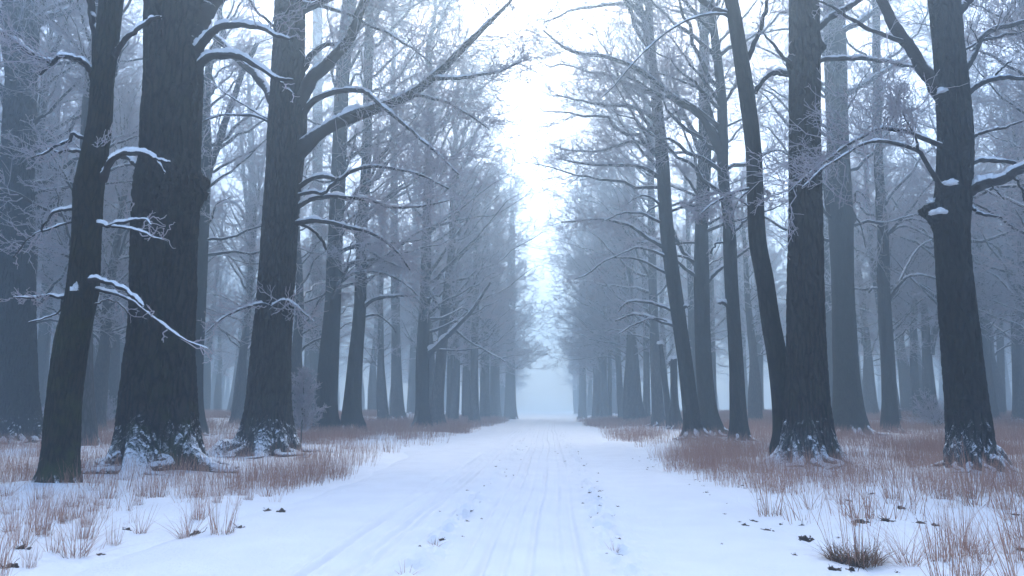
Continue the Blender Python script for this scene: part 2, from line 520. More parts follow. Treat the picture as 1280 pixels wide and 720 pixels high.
def limb_polys(limbs, Y, pts, seed, npt=30):
    """traced limbs: list of (pixel points, w0, w1, ...) -> list of (P, R)"""
    out = []
    cen = sorted([(p[1], p[0], p[2]) for p in pts])
    ys, xs, ws = [c[0] for c in cen], [c[1] for c in cen], [c[2] for c in cen]
    for li, lb in enumerate(limbs):
        pp, w0, w1 = lb[0], lb[1], lb[2]
        opt = lb[3] if len(lb) > 3 else {}
        px = [np.array(p, float) for p in pp]
        if not opt.get("free"):
            cx = np.interp(px[0][1], ys, xs); tw = np.interp(px[0][1], ys, ws)
            dirn = px[0] - px[1]; dirn /= np.linalg.norm(dirn) + 1e-6
            inner = px[0] + dirn * min(tw * 0.22, abs(cx - px[0][0]) + 1)
            px = [inner] + px
        px = crom(px, npt)
        L0 = np.linalg.norm(px[-1] - px[0]) * Y / FPX
        dy = opt.get("dy", float(rng.uniform(-0.45, 0.45)) * L0)
        t = np.linspace(0, 1, npt)
        ys0 = opt.get("y0", 0.0)
        P = np.array([W(a[0], a[1], Y + ys0 + dy * tt) for a, tt in zip(px, t)])
        sz = np.array([pxsize(p) for p in P])
        flare = 1 + 0.35 * np.exp(-t / 0.05)
        R = 0.5 * (w0 * (1 - t) ** 0.8 + w1 * (1 - (1 - t) ** 0.8)) * sz * flare
        R *= 1 + 0.08 * vn3(t * 14, li * 3.1 + seed, 0, seed)
        P = P + (0.6 * np.minimum(R, 0.035)[:, None] + 0.004) * np.stack([fbm(t * 8, li + d * 9.1, seed, seed + d, 3) for d in range(3)], 1) * np.minimum(t * 6, 1)[:, None]
        R *= 1 + 0.25 * np.clip(vn3(t * 19, li * 5.1, seed, seed + 8), 0, 1) ** 2
        out.append((P, R, opt))
    return out

def random_limbs(C, R, base, n, z0, z1, side, length, npt=12, elev=(8, 50), up=0.22, bias=0.66):
    """limbs off a trunk centre line; side = +1 leans them to +x, -1 to -x"""
    zz = C[:, 2] - base[2]
    hs = z0 + (z1 - z0) * (np.arange(n) + rng.random(n)) / n
    P, RR = [], []
    for h in hs:
        c = np.array([np.interp(h, zz, C[:, d]) for d in range(3)])
        r = float(np.interp(h, zz, R))
        f = (h - z0) / max(z1 - z0, 1e-6)
        if side and rng.random() < bias:
            az = (0 if side > 0 else np.pi) + rng.normal() * 0.55
        else:
            az = rng.uniform(0, 2 * np.pi)
        el = np.radians(rng.uniform(*elev) + 25 * f)
        ln = length * (0.6 + 0.6 * rng.random()) * (1 - 0.55 * f ** 2)
        d = np.array([np.cos(az) * np.cos(el), np.sin(az) * np.cos(el), np.sin(el)])
        s = np.linspace(0, 1, npt)
        bend = np.array([0, 0, up - 0.55 * (1 - f) * rng.random()]) + rng.normal(size=3) * 0.10
        p = c + ln * (d * s[:, None] + bend * (s ** 2)[:, None])
        w = np.cumsum(rng.normal(size=(npt, 3)), 0) * 0.018 * ln; w -= w[0]
        p = p + w
        r0 = min(r * 0.5, 0.013 * ln + 0.012)
        P.append(p); RR.append(r0 * (1 - s) ** 0.9 + 0.008)
    return np.array(P), np.array(RR)

def crown_levels(mb, P, R, lod, mi_limb=0, mi_twig=1, limb_sides=6, add_limbs=True, rt=0.006, flat=0.45, mi_p2=1):
    per2, per3, per4 = lod
    if add_limbs:
        v, q = tubes(P, R, limb_sides); mb.add(v, q, mi_limb)
    P2, R2 = kids(P, R, per2, 0.18, 0.98, 46, 0.46, 0.017, rt, 7, flat=flat, rise=0.10, wob=0.16, minlen=0.25)
    v, q = tubes(P2, R2, 4); mb.add(v, q, mi_p2)
    P3, R3 = kids(P2, R2, per3, 0.15, 1.0, 44, 0.46, rt * 1.5, rt * 0.8, 5, flat=flat, rise=0.06, wob=0.18, minlen=0.14)
    v, q = tubes(P3, R3, 3); mb.add(v, q, mi_twig)
    if per4:
        P4, R4 = kids(P3, R3, per4, 0.2, 1.0, 42, 0.5, rt * 1.1, rt * 0.6, 3, flat=flat, rise=0.02, wob=0.16, minlen=0.09)
        v, q = tubes(P4, R4, 3); mb.add(v, q, mi_twig)

def root_set(n, amt, h, seed):
    r = np.random.default_rng(seed)
    off = r.uniform(0, 2 * np.pi)
    return [(off + i * 2 * np.pi / n + r.normal() * 0.22, r.uniform(0.17, 0.32), amt * r.uniform(0.6, 1.3), h * r.uniform(0.7, 1.3)) for i in range(n)]

def make_tree(label, pts, base, limbs=(), bark="grey", Y=None, K=48, ds=0.12, roots=(6, 0.5, 0.45), burls=(), caps=(),
              height=None, top_limbs=26, z0=None, side=0, length=6.0, lod=(20, 9, 4), rt=None, seed=1, name="frosted_tree",
              group=None, far=False, snap=None, cat="tree"):
    g = ground_pt(*base)
    if Y is None:
        Y = g[1]
        for _ in range(6):                                   # meet the terrain that rises away from the road
            gx = W(base[0], base[1], Y)[0]
            h = float(ground_h(gx, Y))
            Y = float(ground_pt(base[0], base[1], h)[1]) if h < 1.2 else Y
            Y = min(Y, 95.0)
    bx = W(base[0], HZ, Y)[0]
    bp = np.array([bx, Y, 0.0]); bp[2] = float(ground_h(bx, Y))
    pts = sorted(pts, key=lambda p: -p[1])                   # from the foot up
    C = [np.array([bp[0], bp[1], bp[2] - 0.35]), np.array([bp[0], bp[1], bp[2] - 0.02])]
    w0 = pts[0][2] * pxsize(bp) * 0.5
    Rr = [w0, w0]
    for x, y, w in pts:
        p = W(x, y, Y)
        if p[2] < bp[2] + 0.12:
            C[-1] = np.array([p[0], Y, bp[2] - 0.02]); C[-2] = np.array([p[0], Y, bp[2] - 0.35]); Rr[-1] = Rr[-2] = w * 0.5 * pxsize(p)
            continue
        C.append(p); Rr.append(w * 0.5 * pxsize(p))
    if snap is None:
        H = height or max(17.0, C[-1][2] * 1.35)
        d = C[-1] - C[-2]; d = d / np.linalg.norm(d); d = d * np.array([0.6, 0.6, 1]); d /= np.linalg.norm(d)
        e = max(H - C[-1][2], 1.0); r_end = Rr[-1]
        for f in (0.25, 0.5, 0.75, 1.0):
            C.append(C[-1] + (d * e * 0.25) + np.array([rng.normal() * 0.15, rng.normal() * 0.15, 0]))
            Rr.append(max(r_end * (1 - f * 0.93), 0.02))
    A = np.column_stack([np.array(C), np.array(Rr)])
    length_t = np.linalg.norm(np.diff(A[:, :3], axis=0), axis=1).sum()
    nring = int(np.clip(length_t / ds, 24, 420))
    # denser rings near the ground and in the part the camera sees
    u = np.linspace(0, 1, nring) ** 1.25
    D = crom(A, nring, k=u)
    Cc, Rc = D[:, :3], D[:, 3]
    root = empty(name, tuple(bp))
    tag(root, label, cat, group)
    bl = [(W(bx_, by_, Y - dep * pxsize(W(bx_, by_, Y))), s * pxsize(W(bx_, by_, Y)), a * pxsize(W(bx_, by_, Y))) for bx_, by_, s, a, dep in burls]
    v, q = trunk_mesh(Cc, Rc, K, bp, root_set(roots[0], roots[1], roots[2], seed) if roots else [], bl, seed)
    mb = MB(); mb.add(v, q)
    if snap is not None:                                     # broken top closed by a jagged cone
        v2, q2 = blob(Cc[-1], (Rc[-1] * 0.95, Rc[-1] * 0.95, Rc[-1] * 0.5), seed); mb.add(v2, q2)
    if roots and roots[1] > 0.3 and Y < 55:                  # root fingers creeping out over the ground
        rr = np.random.default_rng(seed + 500)
        RP, RRr = [], []
        nr_ = roots[0]
        for k in range(nr_):
            a0 = 2 * np.pi * k / nr_ + rr.normal() * 0.2; hh = roots[2] * rr.uniform(0.7, 1.25); ext = 1.5 + roots[1] * rr.uniform(0.7, 2.0)
            pth = []
            for fr, fz, da in ((0.60, 0.80, 0), (0.90, 0.42, 0.02), (1.15, 0.20, 0.05), (1.15 + (ext - 1.15) * .35, 0.09, .1), (1.15 + (ext - 1.15) * .7, 0.03, .16), (ext, -0.03, .24), (ext * 1.12, -0.16, .28)):
                aa = a0 + da * rr.normal() * 1.6
                x_, y_ = bp[0] + math.cos(aa) * w0 * fr, bp[1] + math.sin(aa) * w0 * fr
                gz_ = bp[2] if fr < 1.1 else float(ground_h(x_, y_))
                pth.append((x_, y_, gz_ + fz * hh, w0 * (0.20, 0.18, 0.16, 0.13, 0.095, 0.06, 0.04)[len(pth)] * rr.uniform(.85, 1.15)))
            q_ = crom(np.array(pth), 34)
            RP.append(q_[:, :3]); RRr.append(q_[:, 3] * (1 + .15 * vn3(np.linspace(0, 9, 34), k * 3.3, seed, seed)))
        v, q = tubes(np.array(RP), np.array(RRr), 14); mb.add(v, q)
    tr = mb.build("trunk", MT["grey_fogged" if far and bark == "grey" else bark], root, bp)
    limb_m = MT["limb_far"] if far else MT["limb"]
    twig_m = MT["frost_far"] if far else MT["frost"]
    rt = rt or max(0.0068, 0.00021 * Y)
    # traced limbs: each a part, with its snow and twigs below it
    for li, (P, R, opt) in enumerate(limb_polys(limbs, Y, pts, seed)):
        mb = MB(); v, q = tubes(P[None], R[None], 12 if Y < 28 else 8); mb.add(v, q)
        br = mb.build("branch", limb_m, root, bp)
        if opt.get("snow", 1.0) > 0:
            mb = MB(); v, q = snowtube(P[None], R[None], opt.get("snow", 1.0), seed + li); mb.add(v, q)
            mb.build("snow_cover", MT["snow"], br, bp)
        tl = opt.get("tw", lod)
        if tl and tl[0]:
            mb = MB()
            per2, per3, per4 = tl
            f2, f3 = opt.get("len2", 0.42), opt.get("len3", 0.45)
            P2, R2 = kids(P[None], R[None], per2, opt.get("t0", 0.3), 1.0, opt.get("ang", 44), f2, max(0.012, 1.7 * rt), rt, 9,
                          flat=opt.get("flat", 0.55), rise=opt.get("rise", 0.08), wob=0.2, minlen=0.2, bias=opt.get("bias"), lmax=opt.get("lmax", 2.6))
            v, q = tubes(P2, R2, 5); mb.add(v, q, opt.get("m2", 1))
            if per3:
                P3, R3 = kids(P2, R2, per3, 0.15, 1.0, 42, f3, rt * 1.4, rt * 0.8, 6, flat=0.6, rise=0.04, wob=0.2, minlen=0.1)
                v, q = tubes(P3, R3, 3); mb.add(v, q, 1)
                if per4:
                    P4, R4 = kids(P3, R3, per4, 0.2, 1.0, 42, 0.5, rt * 1.1, rt * 0.65, 4, flat=0.6, rise=0.02, wob=0.2, minlen=0.06)
                    v, q = tubes(P4, R4, 3); mb.add(v, q, 1)
            mb.build("twigs", [limb_m, twig_m], br, bp)
    # the rest of the crown
    clod = (10, 7, 4) if Y < 26 else ((13, 8, 4) if Y < 40 else (10, 7, 4))
    if Y < 26:
        top_limbs = int(top_limbs * 0.7)
    if top_limbs and snap is None:
        H = Cc[-1][2] - bp[2]
        P, R = random_limbs(Cc, Rc, bp, top_limbs, z0 if z0 is not None else 0.35 * H, H * 0.98, side, length * 1.12)
        mb = MB(); crown_levels(mb, P, R, clod, rt=rt)
        mb.build("crown", [limb_m, twig_m], root, bp)
    for cx_, cy_, sx, sy, dep in caps:
        p = W(cx_, cy_, Y - dep); s = pxsize(p)
        mb = MB(); v, q = blob(p, (sx * s, sx * s * 0.8, sy * s), seed + int(cx_), (36, 24))
        v = v + 0.30 * sy * s * np.stack([fbm(v[:, 0] * 22, v[:, 1] * 22, v[:, 2] * 22, d, 4) for d in (1, 2, 3)], 1)
        v[:, 2] = np.maximum(v[:, 2], p[2] - 0.45 * sy * s); mb.add(v, q)
        mb.build("snow_cap", MT["snow"], tr, bp)
    TREE_DONE.append((bp[0], bp[1], w0))
    return root

TREE_DONE = []
F = dict
NONE = (0, 0, 0)
few = (7, 4, 0)

# --- where the near trunks stand, for the mounds of the ground
for bx, by, wpx in ((195, 588, 85), (73, 612, 45), (333, 566, 62), (22, 545, 44), (1011, 582, 50), (985, 576, 36), (1213, 590, 50), (868, 549, 26), (924, 555, 24), (1062, 545, 36)):
    p = ground_pt(bx, by, 0.03)
    TREE_BASES.append((p[0], p[1], 0.5 * wpx * p[1] / FPX))

#TREES_BEGIN
def snowy(pts, w0, w1, **k):
    return (pts, w0, w1, k)

# far-left giant
make_tree("broad dark trunk cut by the left edge of the picture, with snow-dusted roots",
    [(29, 0, 37), (27, 100, 34), (22, 200, 36), (20, 380, 42), (20, 480, 46), (20, 530, 50)], (22, 545),
    [snowy([(46, 32), (60, 22), (75, 18), (95, 8), (112, -4)], 9, 4), snowy([(44, 25), (55, 12), (57, -5)], 5, 3),
     snowy([(8, 235), (-4, 222), (-20, 200)], 8, 5), snowy([(12, 150), (2, 120), (-8, 95)], 6, 4), snowy([(10, 90), (4, 50), (-2, 10)], 7, 5),
     snowy([(12, 160), (0, 152), (-15, 148)], 4, 2)],
    bark="dark", K=120, ds=0.07, roots=(8, 0.5, 0.5), top_limbs=24, z0=9, side=1, length=6, seed=11, Y=27)
# thin mossy tree in front
make_tree("slim mossy leaning tree with short snowy boughs, standing in front of the widest trunk",
    [(141, -20, 26), (139, 0, 27), (134, 50, 26), (128, 100, 26), (125, 150, 27), (117, 200, 31), (111, 240, 33), (108, 300, 33), (104, 355, 36),
     (97, 395, 36), (89, 432, 38), (80, 504, 38), (76, 577, 42), (74, 605, 50)], (74, 610),
    [snowy([(121, 55), (117, 35), (115, 10), (115, -35)], 10, 8, tw=NONE, snow=0),
     snowy([(145, 66), (152, 52), (165, 42), (180, 30), (190, 24), (201, 22)], 7, 4, tw=NONE, snow=1.3, dy=-0.3),
     snowy([(117, 100), (108, 82), (95, 74), (80, 71), (72, 72), (62, 82), (50, 93)], 9, 2.5, tw=(10, 5, 2), snow=1.5, len2=0.5, t0=0.55, dy=-0.5, lmax=0.90, bias=(-1, 0, .3)),
     snowy([(66, 78), (52, 74), (40, 68), (15, 48), (-5, 36)], 6, 5, tw=(12, 5, 2), snow=1.4, free=True, dy=0.6, y0=-0.4, lmax=0.90, len2=.5, bias=(-.3, -1, -.7), t0=.05),
     snowy([(106, 172), (92, 168), (85, 175), (70, 182), (55, 192), (38, 198)], 5, 1.5, tw=(9, 4, 0), snow=1, m2=1, lmax=0.68, dy=-.3),
     snowy([(102, 190), (88, 189), (75, 190), (60, 187)], 5, 1.5, tw=(7, 4, 0), m2=1, lmax=0.60, dy=.2),
     snowy([(120, 195), (121, 188), (130, 178), (137, 172)], 2.5, 1, tw=(6, 3, 0), m2=1, free=True, y0=-.25, lmax=0.45, dy=-.15),
     snowy([(131, 219), (140, 202), (150, 194), (165, 190), (182, 192), (195, 200), (207, 217)], 9, 2.5, tw=NONE, snow=2.2, dy=-.5),
     snowy([(192, 198), (202, 201), (213, 203)], 3.5, 1.5, tw=NONE, snow=2, free=True, y0=-.45, dy=0),
     snowy([(94, 260), (82, 262), (65, 268), (55, 282), (50, 292)], 4, 2, tw=(4, 3, 0), m2=1, snow=1.5, lmax=0.52, dy=-.2),
     snowy([(93, 277), (80, 280), (62, 286), (42, 293), (30, 305), (16, 322)], 3, 1.2, tw=(7, 3, 0), m2=1, snow=1, lmax=0.60, dy=-.3),
     snowy([(126, 281), (135, 283), (150, 278), (165, 276), (180, 274), (190, 281)], 5, 1.5, tw=(4, 2, 0), m2=1, snow=1.6, lmax=0.45, t0=.5, dy=-.4),
     snowy([(140, 283), (157, 285), (175, 290), (195, 297), (210, 302)], 3, 1.2, tw=(5, 2, 0), m2=1, snow=1.2, free=True, y0=-.15, lmax=0.45, dy=-.3),
     snowy([(86, 372), (75, 372), (60, 370), (40, 372), (16, 371)], 4.5, 1.2, tw=(9, 4, 1), m2=1, snow=1.4, lmax=0.60, dy=-.3),
     snowy([(78, 373), (74, 388), (62, 396), (35, 403)], 2.2, 1.2, tw=NONE, snow=1, free=True, dy=-.2),
     snowy([(112, 350), (124, 350), (137, 353), (152, 360), (166, 371), (180, 382)], 6, 3, tw=NONE, snow=1.5, y0=-.22, free=True, dy=-.4),
     snowy([(122, 362), (145, 367), (165, 376), (185, 392), (210, 412), (230, 425), (260, 437)], 4.5, 1.2, tw=(5, 2, 0), m2=1, snow=1.3, lmax=0.52, t0=.5, dy=-.6),
     snowy([(124, 378), (135, 375), (150, 380), (160, 392)], 2.4, 1, tw=(6, 3, 0), m2=1, snow=1, lmax=0.60, dy=.5)],
    bark="mossy", K=110, ds=0.035, roots=(5, 0.22, 0.3), burls=[(106, 236, 14, 2.5, 0), (112, 358, 12, 3, 14), (122, 60, 16, 3, 0)], height=13, top_limbs=9, z0=8.6, side=0, length=2.2,
    lod=(8, 5, 2), seed=12, caps=[(94, 360, 4.5, 8, 0.24)])
# the widest trunk
make_tree("widest oak of all, deeply furrowed, with a knobbly burl halfway up and snowy spreading roots",
    [(222, -25, 72), (221, 0, 70), (218, 28, 66), (217, 100, 65), (214, 150, 66), (212, 200, 66), (210, 225, 68), (209, 245, 70), (207, 270, 71), (205, 330, 71), (204, 380, 72),
     (201, 432, 74), (199, 480, 80), (198, 520, 82), (198, 555, 85), (198, 580, 88)], (198, 587),
    [snowy([(243, 40), (252, 22), (262, 5), (278, -22)], 24, 18, tw=NONE, snow=0), snowy([(192, 10), (183, -6), (172, -28)], 16, 12, tw=NONE, snow=0),
     snowy([(249, 62), (262, 45), (275, 33), (295, 32), (320, 34), (345, 42), (362, 49)], 11, 3, tw=(8, 4, 2), snow=1.8, t0=.7, lmax=1.05, m2=1, dy=-1.2, bias=(1, -.2, .2)),
     snowy([(246, 88), (258, 73), (275, 68), (300, 70), (320, 80), (335, 90), (348, 98), (366, 100)], 12, 2.2, tw=NONE, snow=1.6, dy=-.6),
     snowy([(346, 97), (352, 104), (358, 110), (368, 118)], 3, 1.5, tw=(3, 2, 0), snow=1, free=True, y0=-.55, dy=0, lmax=0.38),
     snowy([(180, 214), (170, 205), (160, 199), (148, 196)], 8, 5, tw=NONE, snow=1.8, dy=.5)],
    bark="oak", K=190, ds=0.05, roots=(9, 0.6, 0.55), burls=[(244, 235, 20, 10, 4), (232, 232, 30, 8, 26), (200, 242, 36, 6, 34), (175, 222, 18, 6, 0), (205, 300, 40, 2, 34)],
    height=21, top_limbs=20, z0=11.5, side=1, length=6, seed=13)
# second big left oak
make_tree("tall forked oak with long snow-laden boughs reaching right across the road",
    [(365, -25, 34), (363, 0, 35), (361, 50, 36), (360, 100, 40), (360, 140, 45), (358, 180, 45), (355, 220, 42), (351, 260, 41), (347, 330, 42), (344, 380, 43), (340, 422, 45),
     (337, 470, 48), (335, 515, 51), (334, 540, 54), (333, 556, 57)], (333, 562),
    [snowy([(343, 128), (331, 108), (312, 85), (290, 65), (275, 50), (252, 32)], 13, 7, tw=(8, 5, 2), snow=.5, dy=2.5),
     snowy([(370, 122), (374, 100), (382, 80), (392, 65), (402, 58), (422, 55)], 11, 4, tw=(9, 5, 3)),
     snowy([(374, 132), (390, 98), (410, 78), (430, 58), (440, 42), (450, 15), (464, -15)], 17, 9, tw=(20, 8, 4), dy=-1.5),
     snowy([(378, 146), (390, 128), (408, 118), (430, 113), (455, 113), (470, 125), (485, 138), (500, 152), (520, 168), (545, 190), (575, 218)], 8, 2, tw=(24, 8, 4), dy=-2.5),
     snowy([(374, 188), (400, 166), (430, 150), (460, 138), (490, 128), (515, 118), (540, 98), (560, 80), (585, 55), (610, 30), (642, -4)], 17, 3, tw=(34, 9, 4), dy=-1.5, lmax=3),
     snowy([(515, 118), (550, 125), (580, 140), (612, 162)], 4, 1.5, tw=(15, 8, 4), free=True, y0=-.8),
     snowy([(540, 98), (580, 98), (620, 90), (662, 74)], 5, 1.5, tw=(20, 8, 4), free=True, y0=-.9),
     snowy([(372, 235), (388, 224), (405, 221), (422, 225), (440, 214), (465, 208), (500, 212), (530, 220), (562, 236)], 6, 1.8, tw=(22, 8, 4)),
     snowy([(372, 244), (390, 240), (405, 242), (414, 232), (424, 222)], 5, 3, tw=(3, 4, 0)),
     snowy([(371, 259), (390, 249), (410, 246), (440, 247), (465, 252), (490, 258), (520, 258), (562, 250)], 7, 1.8, tw=(20, 8, 4), snow=1.3),
     snowy([(369, 279), (390, 276), (415, 278), (440, 285), (460, 290), (485, 305), (500, 320), (512, 337)], 7, 1.8, tw=(20, 8, 4), snow=1.3),
     snowy([(372, 279), (390, 287), (402, 300), (408, 312)], 4.5, 3, tw=NONE),
     snowy([(340, 156), (325, 146), (300, 144), (275, 145), (248, 155)], 4, 1.5, tw=(7, 5, 2), dy=2),
     snowy([(338, 150), (315, 138), (290, 122), (262, 102)], 3, 1.2, tw=(7, 5, 2), dy=2.5),
     snowy([(348, 36), (330, 22), (310, 0), (300, -14)], 4, 2.5, tw=(7, 5, 2)),
     snowy([(378, 4), (410, 10), (440, 20), (470, 35), (500, 50), (540, 80)], 5, 1.5, tw=(20, 8, 4)),
     snowy([(345, 388), (330, 380), (312, 383), (290, 392), (272, 402), (258, 416)], 4, 1.2, tw=(14, 5, 2), m2=1, free=True, y0=-.5, dy=-1.2, lmax=1.12, snow=1.6, bias=(-.5, -.5, -.3), t0=.1),
     snowy([(340, 384), (352, 376), (366, 380), (378, 390), (392, 402)], 4, 1.2, tw=(14, 5, 2), m2=1, free=True, y0=-.5, dy=-1.2, lmax=1.12, snow=1.6, bias=(.4, -.4, -.4), t0=.1)],
    bark="plate", K=140, ds=0.06, roots=(9, 0.85, 0.45), top_limbs=26, z0=12, side=1, length=6.5, seed=14, height=23)
# paler tree in the gap between the two oaks
make_tree("grey forked tree seen in the gap between the widest oak and the forked oak",
    [(262, 80, 9), (258, 140, 10), (257, 190, 15), (253, 280, 17), (249, 380, 17), (246, 450, 17), (244, 500, 19), (243, 535, 26)], (243, 545),
    [snowy([(259, 216), (272, 180), (285, 140), (300, 100), (322, 55)], 10, 5, tw=(15, 8, 4), snow=.4), snowy([(259, 277), (254, 262), (248, 240)], 3, 2, tw=(5, 5, 2))],
    K=60, ds=0.1, roots=(7, 0.7, 0.4), top_limbs=26, z0=8, side=1, length=5, seed=15)
make_tree("pale many-stemmed tree with an arching side branch, far behind the forked oak",
    [(314, 180, 8), (315, 290, 11), (312, 380, 12), (307, 440, 15), (303, 480, 18), (301, 514, 22)], (301, 519),
    [snowy([(310, 290), (303, 265), (292, 253), (275, 256), (262, 277)], 4, 2, tw=(5, 4, 2)), snowy([(317, 285), (326, 272), (336, 262)], 4, 2, tw=few),
     snowy([(312, 285), (306, 240), (303, 190), (297, 140)], 5, 3, tw=(15, 8, 4), snow=0), snowy([(316, 280), (325, 230), (332, 180), (342, 130)], 5, 3, tw=(15, 8, 4), snow=0)],
    K=36, ds=0.2, top_limbs=24, side=0, length=5, seed=16, far=True)
make_tree("two-tone grey trunk rising just right of the frosted sapling",
    [(440, -20, 17), (437, 0, 18), (428, 100, 18), (424, 200, 19), (420, 280, 19), (418, 330, 20), (416, 380, 21), (411, 450, 26), (408, 510, 29), (408, 538, 34)], (408, 543),
    [snowy([(428, 314), (440, 310), (460, 314), (480, 325), (508, 337)], 4, 1.5), snowy([(427, 342), (440, 330), (460, 325), (485, 328), (512, 338)], 4.5, 1.5),
     snowy([(427, 352), (440, 343), (465, 340), (490, 345), (510, 358), (522, 370)], 5, 1.8), snowy([(430, 215), (440, 190), (446, 160)], 4, 2, snow=.5)],
    K=60, ds=0.09, roots=(7, 0.4, 0.4), top_limbs=34, z0=6, side=1, length=6, seed=17)
make_tree("narrow pale trunk half hidden behind the two-tone grey trunk",
    [(397, 0, 12), (397, 200, 13), (396, 380, 14), (394, 470, 15), (393, 515, 18)], (393, 527), K=36, ds=0.2, top_limbs=30, side=1, length=5.5, seed=18, far=True)
make_tree("grey trunk bowing left at its foot, with one low twisted branch over a snowy root",
    [(463, -20, 11), (462, 0, 11), (460, 100, 12), (458, 200, 13), (453, 280, 14), (450, 380, 16), (444, 450, 19), (440, 510, 24), (440, 532, 30)], (440, 542),
    [snowy([(456, 382), (470, 373), (490, 370), (515, 370), (527, 380)], 5, 2, tw=few), snowy([(456, 396), (470, 393), (485, 402), (495, 416)], 3, 1.5, tw=NONE),
     snowy([(462, 210), (470, 190), (474, 160)], 4, 2), snowy([(464, 268), (472, 264), (482, 268)], 3, 1.5)],
    K=60, ds=0.1, roots=(7, 0.6, 0.4), top_limbs=36, z0=6, side=1, length=6, seed=19)
make_tree("straight pale trunk standing clear in the misty gap, third from the snowy low bough",
    [(491, 100, 7), (492, 200, 9), (494, 360, 11), (495, 430, 12), (496, 490, 16), (497, 522, 20)], (497, 528), K=36, ds=0.2, top_limbs=34, side=1, length=5.5, seed=20, far=True)
make_tree("thin pale trunk just left of the tree that carries the snowy low bough",
    [(520, 200, 7), (519, 360, 9), (517, 440, 10), (514, 515, 12)], (514, 522), K=30, ds=0.25, top_limbs=28, side=1, length=5, seed=21, far=True)
make_tree("roadside tree holding out one low bough thick with snow",
    [(538, 100, 9), (535, 200, 10), (533, 300, 12), (531, 375, 14), (528, 450, 17), (528, 510, 18), (528, 532, 24)], (528, 538),
    [snowy([(537, 441), (550, 430), (565, 415), (580, 400), (592, 385), (605, 365), (613, 353)], 7.5, 2, tw=few, snow=1.8), snowy([(570, 413), (585, 425), (605, 437), (632, 452)], 3, 1.2, tw=few, free=True),
     snowy([(545, 437), (575, 438), (602, 435)], 2.5, 1.2, tw=few, free=True)],
    K=48, ds=0.12, top_limbs=42, z0=5.5, side=1, length=6, seed=22)
make_tree("leaning pale trunk crossing close behind the tree with the snowy low bough",
    [(567, 200, 8), (565, 300, 9), (558, 375, 12), (552, 440, 14), (547, 500, 16), (545, 528, 22)], (545, 535), K=40, ds=0.15, top_limbs=42, z0=6, side=1, length=6, seed=23, far=True)
GL = "faint trees in a row left of the road's far end"
for i, (x, by, w) in enumerate(((563, 518, 8), (583, 519, 9), (593, 526, 10), (606, 524, 11), (619, 523, 11), (638, 521, 12))):
    make_tree(["slimmest of the faint trunks left of the road's far end, beside the leaning pale trunk", "faint trunk, second of the row fading left of the road's far end",
               "darkest of the faint trunks left of the road's far end", "faint trunk right beside the darkest one of the far left row",
               "very faint trunk, last but one before the road vanishes on the left", "palest trunk, nearest to where the road vanishes on the left"][i],
              [(x + (688 - x) * 0.03, 300, w * .8), (x, 450, w), (x, by - 4, w * 1.3)], (x, by), Y=(66, 72, 60, 70, 78, 88)[i], K=28, ds=0.3, top_limbs=30, z0=4.5, side=1, length=4.2, seed=30 + i, far=True, group=GL)
# left wood, behind the slim mossy tree
make_tree("grey forked trunk between the left edge giant and the slim mossy tree",
    [(70, 100, 10), (68, 150, 12), (66, 200, 13), (63, 260, 13), (60, 340, 13), (57, 400, 14), (52, 460, 16), (49, 503, 18)], (49, 514),
    [snowy([(62, 240), (55, 215), (45, 195), (40, 170)], 5, 3, tw=(7, 5, 2)), snowy([(70, 180), (85, 160), (105, 140), (116, 120)], 5, 2.5, tw=(7, 5, 2)), snowy([(66, 300), (80, 285), (100, 270)], 2.5, 1.5)], Y=58, K=36, ds=.2, top_limbs=26, side=0, length=5, seed=40, far=True)
make_tree("misty trunk standing between the slim mossy tree and the widest oak",
    [(127, 150, 9), (127, 250, 10), (127, 380, 12), (127, 450, 15), (127, 500, 19)], (127, 512), Y=62, K=32, ds=.2, top_limbs=26, length=5, seed=41, far=True)
make_tree("misty trunk almost touching the left outline of the widest oak",
    [(163, 150, 8), (160, 250, 9), (157, 380, 11), (153, 500, 14)], (153, 511), Y=66, K=32, ds=.2, top_limbs=26, length=5, seed=42, far=True)

